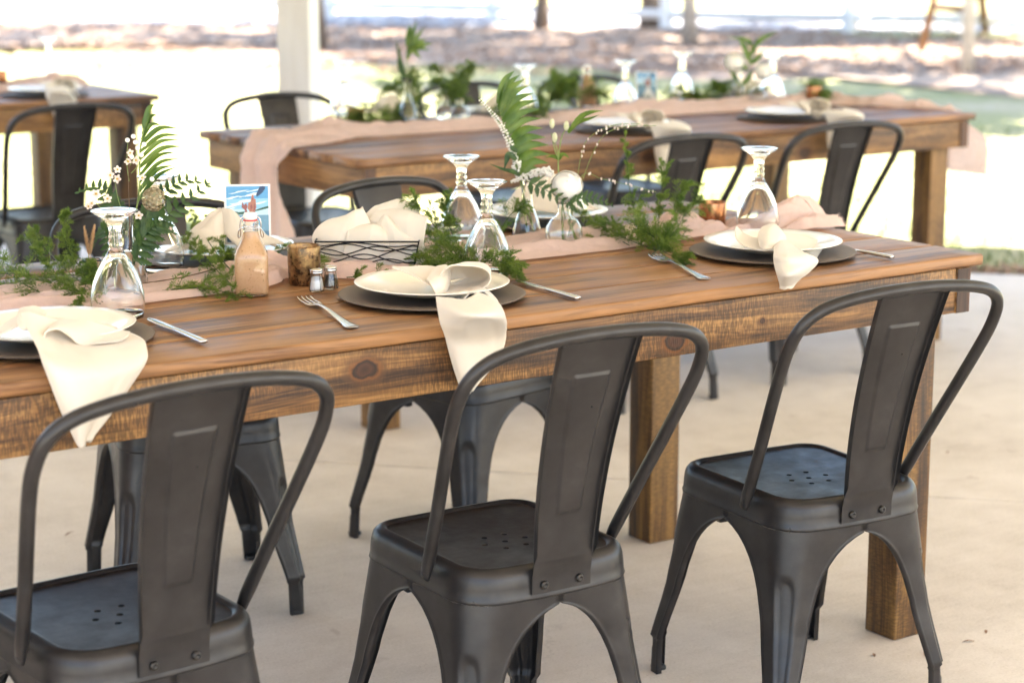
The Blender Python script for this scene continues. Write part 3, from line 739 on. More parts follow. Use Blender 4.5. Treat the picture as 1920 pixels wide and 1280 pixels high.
place(*XF2, Z1, 'on the far side behind the two flower vases', 5)
XB1, XB2 = (.93, 2.425), (1.64, 2.425)
place(*XB1, Z1, 'on the second table behind the palm leaf', 6)
place(*XB2, Z1, 'on the second table under the napkin at upper right', 7)
XL1 = (-.13, 4.815)
place(*XL1, Z1, 'on the far left table', 8)
XB3, XB4 = (.62, 2.98+.1), (1.45, 3.06)
place(.86, 3.04, Z1, 'on the far side of the second table in the greenery', 9)
place(2.02, 3.06, Z1, 'on the far side of the second table behind the white rose vase', 10)

# knotted napkins: each piece of folded cloth is a surface through points of the fold
def pxs(rows): return [[(gz(a, b, c) if c > .5 else gy(a, b, c)) for a, b, c in r] for r in rows]
def napkin(name, pieces, label, origin, wob=.0025, cra=0.0):
    mb = MB()
    for k, p in enumerate(pieces):
        q = [[(np.asarray(x)-np.asarray(origin)) for x in r] for r in p]
        mb.add(*sheet(q, 64, 52, .0012, wob, k*7.3, .035 if k == 0 and not cra else cra))
    o = obj(name, mb.get(), M['napkin'], loc=origin); return tag(o, label, 'napkin', 'cream cloth napkins')
y0 = .232
tail2 = pxs([
 [(818, 556, .892), (832, 558, .894), (850, 560, .896), (868, 562, .896), (885, 556, .898), (893, 548, .900), (878, 546, .904), (858, 548, .906)],
 [(823, 577, .876), (842, 583, .880), (868, 589, .884), (900, 590, .886), (930, 583, .886), (936, 570, .890), (915, 558, .892), (890, 552, .896)],
 [(830, 604, .853), (850, 606, .857), (880, 608, .859), (915, 608, .860), (945, 604, .860), (947, 597, .862), (938, 588, .868), (925, 578, .874)],
 [(838, 633, -.018), (856, 634, -.036), (884, 635, -.044), (918, 634, -.044), (946, 630, -.034), (946, 626, -.022), (944, 619, -.014), (941, 611, -.010)],
 [(848, 662, -.010), (862, 664, -.028), (888, 665, -.036), (916, 664, -.034), (938, 660, -.018), (939, 657, -.008), (938, 652, -.004), (936, 646, -.002)],
 [(859, 697, -.012), (869, 699, -.028), (888, 700, -.037), (906, 698, -.034), (917, 694, -.020), (918, 691, -.012), (918, 687, -.008), (918, 682, -.006)],
 [(871, 732, -.015), (873, 734, -.020), (876, 735, -.024), (879, 734, -.024), (882, 731, -.020), (882, 730, -.017), (882, 729, -.015), (882, 728, -.013)]])
loop2 = pxs([
 [(822, 533, .150), (830, 530, .185), (838, 527, .215), (876, 520, .198), (876, 521, .203)], [(828, 511, .140), (838, 506, .18), (850, 503, .22), (876, 520, .198), (876, 521, .203)], [(845, 498, .130), (858, 494, .18), (868, 493, .225), (876, 520, .198), (876, 521, .203)],
 [(872, 497, .122), (884, 494, .175), (890, 494, .225), (876, 520, .198), (876, 521, .203)], [(898, 500, .118), (906, 498, .175), (908, 498, .225), (876, 520, .198), (876, 521, .203)], [(915, 510, .115), (917, 508, .17), (915, 508, .22), (876, 520, .198), (876, 521, .203)],
 [(919, 524, .115), (916, 521, .165), (912, 518, .215), (876, 520, .198), (876, 521, .203)], [(908, 538, .120), (903, 532, .165), (898, 527, .21), (876, 520, .198), (876, 521, .203)], [(882, 546, .128), (880, 538, .17), (878, 531, .205), (876, 520, .198), (876, 521, .203)], [(852, 551, .135), (852, 542, .175), (854, 534, .205), (876, 520, .198), (876, 521, .203)], [(830, 552, .140), (832, 542, .175), (836, 534, .205), (876, 520, .198), (876, 521, .203)]])
roll2 = pxs([
 [(836, 556, .135), (840, 546, .16), (846, 538, .19)], [(856, 568, .108), (862, 556, .14), (866, 545, .175)], [(868, 561, .100), (872, 549, .135), (878, 540, .17)], [(884, 547, .098), (888, 541, .13), (890, 537, .165)],
 [(905, 545, .094), (908, 541, .125), (905, 538, .16)], [(922, 558, .085), (923, 552, .115), (917, 546, .15)], [(936, 576, .065), (934, 566, .10), (926, 556, .135)], [(944, 596, .045), (940, 582, .08), (930, 570, .115)]])
ear2 = pxs([
 [(735, 503, .235), (735, 501, .240), (736, 500, .245), (738, 500, .25)], [(752, 507, .220), (754, 503, .238), (758, 500, .255), (762, 500, .262)], [(772, 516, .195), (774, 509, .222), (780, 502, .25), (788, 499, .265)],
 [(787, 524, .175), (790, 514, .205), (797, 504, .235), (806, 499, .255)], [(802, 533, .160), (806, 520, .185), (813, 508, .215), (822, 502, .235)], [(822, 540, .160), (826, 528, .18), (830, 517, .2), (834, 510, .215)]])
knot2 = pxs([
 [(800, 522, .150), (806, 512, .175), (816, 503, .205), (828, 500, .235)], [(806, 530, .128), (814, 518, .145), (824, 506, .175), (836, 499, .215)], [(812, 540, .120), (822, 528, .128), (831, 515, .155), (841, 504, .195)],
 [(818, 552, .125), (829, 541, .130), (837, 527, .152), (843, 513, .185)], [(824, 560, .140), (834, 550, .150), (841, 537, .168), (844, 523, .190)]])
o2 = (XS2[0], XS2[1], Z1+.03)
NAP2 = napkin('napkin', [tail2, loop2, roll2, ear2, knot2], 'cream napkin knotted on the centre plate, its tail hanging over the table edge', o2)
y1 = .258
tail1 = pxs([
 [(38, 588, .155), (55, 585, .150), (72, 590, .150), (90, 595, .155), (120, 600, .165), (160, 604, .17), (200, 610, .17), (225, 618, .17)],
 [(48, 612, .120), (62, 620, .105), (82, 632, .095), (108, 640, .092), (138, 645, .095), (180, 645, .095), (225, 640, .10), (255, 632, .12)],
 [(66, 646, .070), (82, 655, .050), (108, 662, .040), (140, 660, .035), (180, 655, .030), (220, 652, .030), (255, 648, .045), (269, 645, .07)],
 [(86, 685, .012), (100, 690, -.012), (128, 694, -.022), (165, 692, -.028), (205, 690, -.028), (240, 684, -.02), (264, 676, -.002), (271, 668, .015)],
 [(104, 728, -.010), (118, 731, -.028), (142, 733, -.038), (172, 732, -.042), (200, 729, -.038), (224, 722, -.028), (243, 712, -.014), (252, 704, -.004)],
 [(126, 780, -.012), (136, 783, -.026), (151, 785, -.038), (168, 784, -.040), (184, 781, -.034), (198, 775, -.026), (208, 767, -.016), (212, 760, -.008)],
 [(148, 828, -.016), (151, 833, -.022), (154, 836, -.026), (158, 835, -.028), (162, 832, -.026), (165, 828, -.024), (167, 824, -.020), (168, 820, -.016)]])
roll1 = pxs([
 [(60, 600, .13), (66, 592, .165), (74, 586, .20)], [(80, 634, .098), (88, 612, .14), (95, 598, .18)], [(86, 622, .092), (100, 606, .13), (112, 596, .17)], [(108, 617, .088), (124, 606, .12), (136, 597, .16)],
 [(130, 630, .086), (150, 616, .115), (164, 602, .15)], [(150, 646, .082), (176, 630, .11), (192, 610, .145)], [(185, 644, .08), (206, 634, .105), (218, 618, .14)], [(225, 640, .08), (240, 630, .105), (244, 622, .135)]])
knot1 = pxs([
 [(30, 600, .16), (32, 588, .18), (38, 578, .21), (50, 574, .24)], [(34, 612, .13), (40, 596, .145), (50, 582, .175), (64, 573, .22)], [(44, 618, .115), (52, 604, .125), (64, 589, .155), (78, 578, .2)],
 [(58, 616, .115), (66, 606, .125), (76, 594, .15), (86, 585, .18)], [(66, 606, .13), (74, 600, .14), (82, 593, .16), (88, 588, .18)]])
ear1 = pxs([[(-30, 640, .16), (-30, 632, .19), (-25, 626, .22)], [(0, 628, .15), (4, 616, .18), (10, 606, .22)], [(30, 612, .14), (34, 600, .17), (40, 590, .21)], [(50, 604, .14), (54, 596, .165), (60, 590, .2)]])
napkin('napkin', [tail1, roll1, knot1, ear1], 'large cream napkin knotted at the left edge, hanging down behind the nearest chair', (XS1[0], XS1[1], Z1+.03))
tail3 = pxs([
 [(1452, 458, .165), (1458, 452, .17), (1466, 450, .175), (1474, 452, .18), (1482, 456, .185)],
 [(1451, 476, .894), (1460, 474, .898), (1474, 474, .900), (1490, 474, .898), (1506, 472, .895)],
 [(1453, 496, .876), (1466, 496, .882), (1486, 496, .884), (1510, 493, .882), (1532, 487, .878)],
 [(1458, 516, .857), (1470, 518, .864), (1486, 517, .866), (1502, 513, .864), (1519, 507, .860)],
 [(1462, 532, -.014), (1471, 534, -.024), (1480, 533, -.028), (1488, 530, -.026), (1497, 525, -.018)],
 [(1462, 540, -.004), (1470, 542, -.014), (1476, 541, -.018), (1482, 541, -.018), (1486, 539, -.01)]])
wing3 = pxs([
 [(1470, 452, .185), (1470, 446, .20), (1472, 440, .22)], [(1490, 466, .16), (1492, 452, .19), (1494, 441, .225)], [(1505, 470, .15), (1508, 456, .185), (1512, 446, .225)], [(1520, 478, .14), (1528, 464, .18), (1532, 452, .22)],
 [(1530, 486, .13), (1540, 470, .17), (1548, 458, .205)]])
left3 = pxs([
 [(1378, 432, .235), (1379, 428, .24), (1380, 424, .245)], [(1382, 450, .21), (1388, 442, .23), (1392, 436, .25)], [(1396, 462, .185), (1402, 452, .21), (1408, 444, .24)], [(1416, 468, .165), (1422, 458, .19), (1428, 448, .225)], [(1438, 470, .15), (1442, 458, .18), (1446, 448, .21)], [(1452, 464, .15), (1456, 456, .17), (1460, 448, .195)]])
knot3 = pxs([
 [(1424, 462, .16), (1422, 444, .19), (1428, 428, .215), (1442, 420, .24)], [(1434, 468, .135), (1436, 450, .15), (1442, 432, .18), (1453, 420, .225)], [(1446, 466, .13), (1452, 452, .14), (1458, 440, .165), (1463, 430, .2)], [(1456, 462, .135), (1462, 454, .145), (1467, 446, .165), (1471, 440, .19)], [(1464, 462, .15), (1468, 457, .16), (1472, 452, .175), (1474, 448, .19)]])
napkin('napkin', [tail3, wing3, left3, knot3], 'small cream napkin knot with a pointed end, on the plate at the right end', (XS3[0], XS3[1], Z1+.03), .0015, .004)
def napcopy(loc, rz, label, s=1): 
    c = NAP2.copy(); COL.objects.link(c); c.location = loc; c.rotation_euler = (0, 0, rz); c.scale = (s, s, s); c['label'] = label
napcopy((XB1[0]+.01, XB1[1], Z1+.03), .12, 'cream napkin on the second table, its corner hanging right of the palm leaf')
napcopy((XB2[0]+.04, XB2[1], Z1+.03), .14, 'cream napkin on the second table at upper right, tail draped by a chair back')
napcopy((XL1[0]+.03, XL1[1]-.005, Z1+.03), .06, 'pale napkin on the plate of the far left table', .9)
def puff_napkin(loc, w, h, label, seed, pts=5):
    mb = MB(); rg = random.Random(seed)
    for k in range(pts):
        a = 2*math.pi*k/pts+rg.uniform(-.3, .3); L = w*rg.uniform(.75, 1.05); rows = []
        for t in np.linspace(0, 1, 5):
            rr = L*t; zz = h*(1-.75*t**1.5)*(1 if t < .9 else .8)*rg.uniform(.8, 1.05); wd = .015+.055*t; n = np.array([-math.sin(a), math.cos(a)])
            rows.append([(rr*math.cos(a)+n[0]*s*wd, rr*math.sin(a)+n[1]*s*wd, max(.003, zz*(1-.55*abs(s)**1.5))) for s in (-1, -.5, 0, .5, 1)])
        mb.add(*sheet(rows, 22, 18, .0016, .003, seed+k))
    o = obj('napkin', mb.get(), M['napkin'], loc=loc); return tag(o, label, 'napkin', 'cream cloth napkins')
puff_napkin((XF1[0]+.0, XF1[1], Z1+.022), .105, .085, 'folded cream napkin on the far plate behind the dressing bottle', 3)
puff_napkin((XF2[0], XF2[1], Z1+.022), .115, .10, 'folded cream napkin on the far plate behind the flower vases', 9)
puff_napkin((.86, 3.04, Z1+.022), .10, .07, 'folded napkin among greenery on the second table', 14)
puff_napkin((2.02, 3.06, Z1+.022), .10, .07, 'folded napkin far back on the second table near the white rose', 15)

# cutlery
def fork_mesh():
    """fork lying along +y (handle towards -y)"""
    st = [(-.120, .0085, .0035), (-.112, .0095, .0035), (-.09, .0068, .0038), (-.05, .0048, .0055), (-.01, .0036, .0085), (.02, .0032, .0085), (.036, .0060, .0060), (.046, .0105, .0042), (.056, .0118, .0036)]
    V = []; F = []
    P = cr(st, 40)
    for y, w_, z in P:
        for s in (-1, -.5, 0, .5, 1): V.append((s*w_, y, z+.0012*(1-s*s)))
        for s in (1, -1): V.append((s*w_*.98, y, z-.0012))
    n = 7
    for i in range(len(P)-1):
        for k in range(n): l = (k+1) % n; F.append((i*n+k, i*n+l, (i+1)*n+l, (i+1)*n+k))
    F.append(tuple(range(n))); F.append(tuple(len(V)-1-k for k in range(n)))
    mb = MB(); mb.add(V, F)
    for k in range(4):
        x = -.0098+.0196*k/3
        pts = [(x, .054, .0036), (x, .075, .0028), (x*.97, .090, .0036), (x*.94, .104, .0065)]
        mb.add(*tube(cr(pts, 10), [.0017]*7+[.0015, .0012, .0007], 6))
    return mb.get()
def knife_mesh():
    st = [(-.115, .0072, .0045), (-.108, .0080, .005), (-.06, .0068, .005), (-.012, .0058, .0045), (-.002, .0060, .004), (.004, .0078, .0028), (.03, .0092, .0022), (.07, .0092, .0018), (.098, .0074, .0014), (.112, .0022, .001)]
    P = cr(st, 44); V = []; F = []; n = 8
    for y, w_, h in P:
        for k in range(n): a = 2*math.pi*k/n+math.pi/8; V.append((w_*math.cos(a), y, .005+h*math.sin(a)*.8))
    for i in range(len(P)-1):
        for k in range(n): l = (k+1) % n; F.append((i*n+k, (i+1)*n+k, (i+1)*n+l, i*n+l))
    F.append(tuple(range(n))); F.append(tuple(len(V)-1-k for k in range(n))); return V, F
FK, KN = mesh(*fork_mesh(), name='fork'), mesh(*knife_mesh(), name='knife')
def cut(me, name, a, b, yc, label):
    """lay cutlery so that its head sits at pixel-measured point a and its handle end at b (both on the tabletop)"""
    A, B = gz(*a), gz(*b); d_ = A-B; ang = math.atan2(d_[1], d_[0])-math.pi/2; c = (A+B)/2; L = np.linalg.norm(d_[:2])
    o = obj(name, me, M['steel'], loc=(c[0]-yc*math.cos(ang+math.pi/2), c[1]-yc*math.sin(ang+math.pi/2), Z1), rot=(0, 0, ang)); s = L/.225; o.scale = (s, s, 1)
    return tag(o, label, name, 'stainless cutlery on the front table')
cut(FK, 'fork', (566, 560), (658, 615), 0, 'fork left of the centre plate, tines away')
cut(FK, 'fork', (1222, 480), (1319, 524), 0, 'fork left of the plate at the right end')
cut(KN, 'knife', (968, 531), (1083, 564), 0, 'knife right of the centre plate')
cut(KN, 'knife', (278, 602), (381, 646), 0, 'knife beside the left plate, in front of the wine goblet')
cut(KN, 'knife', (1560, 466), (1672, 487), 0, 'knife at the right end, half under the charger')

# goblets standing upside down
def goblet_mesh():
    out = [(.0445, 0), (.0462, .010), (.0475, .025), (.0462, .045), (.0415, .065), (.0342, .083), (.0255, .098), (.0180, .110), (.0130, .120), (.0112, .1275), (.0132, .1325), (.0108, .1375), (.0122, .142), (.0106, .149), (.0114, .158), (.0135, .166), (.0200, .174), (.0310, .1815), (.0395, .1862), (.0412, .1884), (.0400, .1893)]
    top = [(.0300, .1880), (.015, .1868), (0, .1865)]
    inn = [(0, .1120), (.0080, .1105), (.0145, .1045), (.0218, .0935), (.0305, .0785), (.0382, .0610), (.0436, .0420), (.0456, .0245), (.0444, .0105), (.0430, .0)]
    P = inn+out+top
    V, F = lathe(P, 56)
    F = [tuple(reversed(f)) for f in F if len(f) == 4]
    n = 56; m_ = len(P)
    F += [tuple(reversed(((m_-1)*0+k, k, n+k, n+k))) for k in range(0)]
    return [(x, y, z) for x, y, z in V], F
def clean(me):
    bm = bmesh.new(); bm.from_mesh(me); bmesh.ops.remove_doubles(bm, verts=bm.verts, dist=1e-5)
    bmesh.ops.recalc_face_normals(bm, faces=bm.faces); bm.to_mesh(me); bm.free(); return me
GOB = mesh(*goblet_mesh(), name='goblet')
def close_lathe(prof, n=48, sq=0, name='glass'):
    """closed solid of revolution: the profile runs from the axis (inside) round the wall and back"""
    V, F = lathe(prof, n, sq); F = [f for f in F if len(f) == 4]
    return clean(mesh(V, F, True, name))
P_ = goblet_mesh(); GOB = mesh(*P_, name='goblet')
bm = bmesh.new(); bm.from_mesh(GOB); bmesh.ops.remove_doubles(bm, verts=bm.verts, dist=1e-5); bmesh.ops.recalc_face_normals(bm, faces=bm.faces); bm.to_mesh(GOB); bm.free()
def gob(px, py, label, s=1.0, z=Z1, at=None, tilt=0):
    p = gz(px, py, z) if at is None else at
    o = obj('goblet', GOB, M['glass'], loc=(p[0], p[1], z+.0006)); o.scale = (s, s, s); return tag(o, label, 'glass', 'upturned glass goblets')
gob(222, 594, 'upturned clear goblet at the left, nearest to us')
gob(913, 515, 'upturned goblet behind the centre plate, in asparagus fern', .98)
gob(866, 452, 'upturned goblet farther back, its foot showing left of the palm leaf', .98)
gob(1420, 436, 'upturned goblet behind the right-hand plate, beside the copper votive')
gob(302, 506, 'upturned goblet behind the fern leaves of the left bouquet')
gob(1172, 214, 'second table goblet right of the dressing bottle and left of the card')
gob(1278, 192, 'second table goblet standing behind a votive, middle of the back row')
gob(1447, 197, 'second table goblet beside the white rose vase')
gob(645, 216, 'second table goblet at its left end, in front of the white post')
gob(985, 225, 'second table goblet behind the tip of the palm leaf')
gob(93, 156, 'upturned goblet on the far left table')

# votives, bottle, shakers
def votive(px, py, r, h, mat, label, z=Z1):
    p = gz(px, py, z); t = thing('votive_holder', label, 'candle holder', (p[0], p[1], z), 0, 'metallic glass votive holders')
    obj('cup', close_lathe([(0, .004), (r*.80, .004), (r*.88, .006), (r*.95, h-.002), (r*.975, h), (r, h-.002), (r*.93, .003), (r*.88, 0), (0, 0)], 40), mat, t)
    obj('candle', close_lathe([(0, .0045), (r*.80, .0045), (r*.88, h*.80), (r*.6, h*.78), (0, h*.775)], 30), M['wax'], t)
    obj('wick', tube([(0, 0, h*.77), (.001, 0, h*.86)], .0007, 5), M['rubber'], t); return t
votive(571, 532, .0325, .075, M['gold'], 'mottled gold glass votive beside the salt and pepper')
votive(1335, 434, .0315, .068, M['copper'], 'copper glass votive next to the goblet at right')
votive(668, 234, .031, .055, M['copper'], 'copper votive on the second table by its left-end goblet')
votive(1525, 197, .030, .072, M['copper'], 'copper votive standing in the runner at right on the second table')
votive(1297, 192, .030, .04, M['copper'], 'low copper votive in the middle of the second table')
votive(0, 168, .032, .075, M['copper'], 'dark votive cut by the left photo edge on the far left table')

def bottle(loc, rz, label, detail=True):
    t = thing('swing_top_bottle', label, 'bottle', loc, rz, 'bottles of peach dressing')
    out = [(.026, 0, .55), (.0305, .003, .55), (.0312, .010, .55), (.0312, .070, .55), (.0300, .078, .45), (.026, .088, .25), (.0205, .098, .08), (.0165, .107, 0), (.0140, .118, 0), (.0135, .132, 0), (.0155, .1335, 0), (.0155, .139, 0), (.0128, .140, 0)]
    inn = [(r-.0022, z if z > .005 else .004, s) for r, z, s in out]
    prof = [(0, .004, .55)]+inn+out[::-1]+[(0, 0, .55)]
    obj('glass_body', close_lathe(prof, 56), M['glass'], t)
    fill = [(0, .0045, .55)]+[(r-.0016, max(z, .0045), s) for r, z, s in out[:9]]+[(.0122, .1185, 0), (0, .1187, 0)]
    obj('dressing', close_lathe(fill, 56), M['dressing'], t)
    obj('stopper', close_lathe([(0, .1412), (.0115, .1412), (.0128, .144), (.0128, .150), (.0112, .1535), (0, .154)], 30), M['stopper'], t)
    obj('gasket', close_lathe([(0, .1385), (.0132, .1385), (.0138, .1398), (.0132, .1411), (0, .1411)], 30), M['red'], t)
    for s in (1, -1):
        w = cr([(s*.0165, .000, .126), (s*.0215, .002, .120), (s*.0235, .004, .112), (s*.0225, .006, .106), (s*.0195, .005, .109), (s*.0185, .003, .118), (s*.0195, .001, .130), (s*.0175, 0, .142), (s*.0120, 0, .1475)], 50)
        obj('wire_bail', tube(w, .0012, 6), M['chrome'], t)
    a = np.linspace(0, 6.283, 33)[:-1]; obj('neck_wire', tube([(.0150*math.cos(q), .0150*math.sin(q), .1255) for q in a], .0011, 6, closed=True), M['chrome'], t)
    return t
pb = gz(473, 552); BOT = bottle((pb[0], pb[1], Z1), R(-28), 'square bottle of peach dressing with white swing-top stopper, on the front table')
q = gz(1100, 200); dup(BOT, (q[0], q[1], Z1), R(-20), 'blurred bottle of dressing on the second table')
def shaker(px, py, fill, label):
    p = gz(px, py); t = thing('shaker', label, 'shaker', (p[0], p[1], Z1), 0, 'salt and pepper shakers')
    out = [(.0115, 0), (.0150, .002), (.0155, .008), (.0140, .018), (.0120, .027), (.0112, .032), (.0112, .034)]
    V, F = lathe([(0, .003)]+[(r-.0016, max(z, .003)) for r, z in out]+out[::-1]+[(0, 0)], 8); F = [f for f in F if len(f) == 4]
    o = obj('glass_body', clean(mesh(V, F, False)), M['glass'], t)
    obj('contents', close_lathe([(0, .0034)]+[(max(.002, r-.0030), max(z, .0034)) for r, z in out[:5]]+[(.0092, .026), (0, .0262)], 16), fill, t)
    c = obj('cap', close_lathe([(0, .0345), (.0118, .0345), (.0122, .0355), (.0122, .0375), (.0114, .0385), (.0122, .0395), (.0122, .0415), (.0112, .043), (.006, .0445), (0, .0448)], 28), M['steel'], t)
    return t
shaker(594, 547, M['salt'], 'little glass salt shaker filled with white salt')
shaker(620, 542, M['pepper'], 'little glass pepper shaker with dark grounds')

# wire basket of napkins
E1 = np.array([.785, -.62]); E1 = gz(775, 508)-gz(603, 508); E1 = E1[:2]/np.linalg.norm(E1[:2]); E2 = np.array([-E1[1], E1[0]])
A0 = gz(604, 508); LB = np.linalg.norm((gz(775, 508)-A0)[:2])
def bk(u, v, z): return np.array([A0[0]+E1[0]*u+E2[0]*v, A0[1]+E1[1]*u+E2[1]*v, Z1+z])
def basket(org, label, me=None):
    t = thing('wire_basket', label, 'basket', org, 0, 'black wire napkin baskets')
    o0 = bk(0, 0, 0); L, W, H = LB, .115, .060
    def lp(z, amp=0, ph=0, fl=0):
        pts = []; e = .012*z/H+fl
        cs = [(-e, -e), (L+e, -e), (L+e, W+e), (-e, W+e)]
        for k in range(4):
            a, b2 = np.array(cs[k]), np.array(cs[(k+1) % 4]); n = 22 if k % 2 == 0 else 12
            for i in range(n):
                q = a+(b2-a)*i/n; s = (i/n)*(1.25 if k % 2 == 0 else .75)*2*math.pi+ph+k*.9; pts.append(bk(q[0], q[1], z+amp*math.sin(s))-o0)
        return pts
    obj('rim', tube(lp(H), .0019, 6, closed=True), M['black_metal'], t)
    obj('base_ring', tube(lp(.002), .0017, 6, closed=True), M['black_metal'], t)
    for i, (z, am, ph) in enumerate([(.010, .006, 0), (.016, .008, 2.2), (.025, .009, 4.2), (.034, .010, 1.0), (.041, .009, 3.1), (.048, .007, 5.6), (.054, .004, 5.0)]):
        obj('wire', tube(lp(z, am, ph), .0013, 6, closed=True), M['black_metal'], t)
    for u, v in ((0, 0), (L, 0), (L, W), (0, W)):
        e = .012; s = bk(u+(-1 if u == 0 else 1)*.0, v, .001)-o0; f_ = bk(u+(-e if u == 0 else e), v+(-e if v == 0 else e), H)-o0
        obj('corner_wire', tube([s, f_], .0016, 6), M['black_metal'], t)
    for u in np.linspace(.02, L-.02, 6): obj('floor_wire', tube([bk(u, 0, .0025)-o0, bk(u, W, .0025)-o0], .0012, 5), M['black_metal'], t)
    return t
BK = basket(bk(0, 0, 0), 'black wavy wire basket holding cloth napkins on the front table')
pa = [  # folded napkins standing in the basket
 [[bk(-.008, .02, .030), bk(.03, .012, .022), bk(.065, .014, .018), bk(.09, .03, .014)], [bk(-.022, .03, .060), bk(.02, .010, .058), bk(.06, .012, .060), bk(.10, .03, .055)], [bk(-.008, .035, .085), bk(.03, .022, .088), bk(.065, .022, .094), bk(.095, .035, .092)], [bk(.02, .05, .098), bk(.045, .04, .106), bk(.068, .036, .114), bk(.082, .042, .118)], [bk(.04, .07, .085), bk(.055, .06, .1), bk(.07, .055, .114), bk(.078, .052, .122)]],
 [[bk(.03, .006, .006), bk(.08, .003, .004), bk(.13, .003, .004), bk(.17, .006, .004)], [bk(.045, .005, .045), bk(.085, -.004, .046), bk(.12, .0, .044), bk(.15, .014, .04)], [bk(.05, .01, .075), bk(.085, .002, .080), bk(.115, .004, .076), bk(.14, .02, .066)], [bk(.06, .03, .088), bk(.09, .022, .092), bk(.115, .022, .086), bk(.135, .03, .072)], [bk(.07, .05, .070), bk(.095, .045, .078), bk(.115, .045, .074), bk(.13, .045, .062)]],
 [[bk(.08, .05, .02), bk(.12, .04, .02), bk(.16, .03, .01), bk(.192, .02, .0)], [bk(.085, .055, .075), bk(.125, .035, .07), bk(.165, .012, .055), bk(.200, .002, .035)], [bk(.095, .06, .100), bk(.13, .045, .105), bk(.168, .018, .092), bk(.206, .004, .078)], [bk(.115, .07, .112), bk(.145, .06, .116), bk(.178, .035, .112), bk(.210, .012, .104)], [bk(.13, .085, .10), bk(.155, .08, .108), bk(.185, .06, .108), bk(.212, .03, .106)]],
 [[bk(.11, .012, .01), bk(.14, .004, .008), bk(.17, .0, .005), bk(.2, .002, .002)], [bk(.10, .02, .05), bk(.135, .008, .05), bk(.17, .0, .05), bk(.206, .0, .045)], [bk(.105, .035, .082), bk(.128, .022, .09), bk(.155, .012, .075), bk(.19, .008, .066)], [bk(.115, .045, .098), bk(.126, .035, .108), bk(.145, .025, .085), bk(.18, .02, .07)]],
 [[bk(.06, .075, .03), bk(.1, .07, .03), bk(.15, .08, .03), bk(.2, .08, .03)], [bk(.07, .07, .085), bk(.11, .06, .085), bk(.15, .06, .085), bk(.2, .06, .075)], [bk(.1, .085, .118), bk(.125, .08, .124), bk(.155, .075, .128), bk(.19, .075, .122)], [bk(.12, .1, .11), bk(.14, .1, .122), bk(.165, .095, .126), bk(.185, .09, .118)]]]
napkin('napkin', pa[:2]+[pa[3]], 'cream napkins stuffed in the wire basket, front folds with a pointed corner at left', bk(.06, .02, .01), .003, .012)
napkin('napkin', [pa[2], pa[4]], 'cream napkins at the back and right of the wire basket', bk(.14, .05, .01), .003, .012)
q = gz(700, 232); B2 = dup(BK, (q[0], q[1], Z1), R(14), 'wire basket of napkins in greenery on the second table')
puff_napkin((q[0]+.07, q[1]+.0, Z1+.03), .08, .07, 'cream napkins in the basket on the second table', 21, 6)

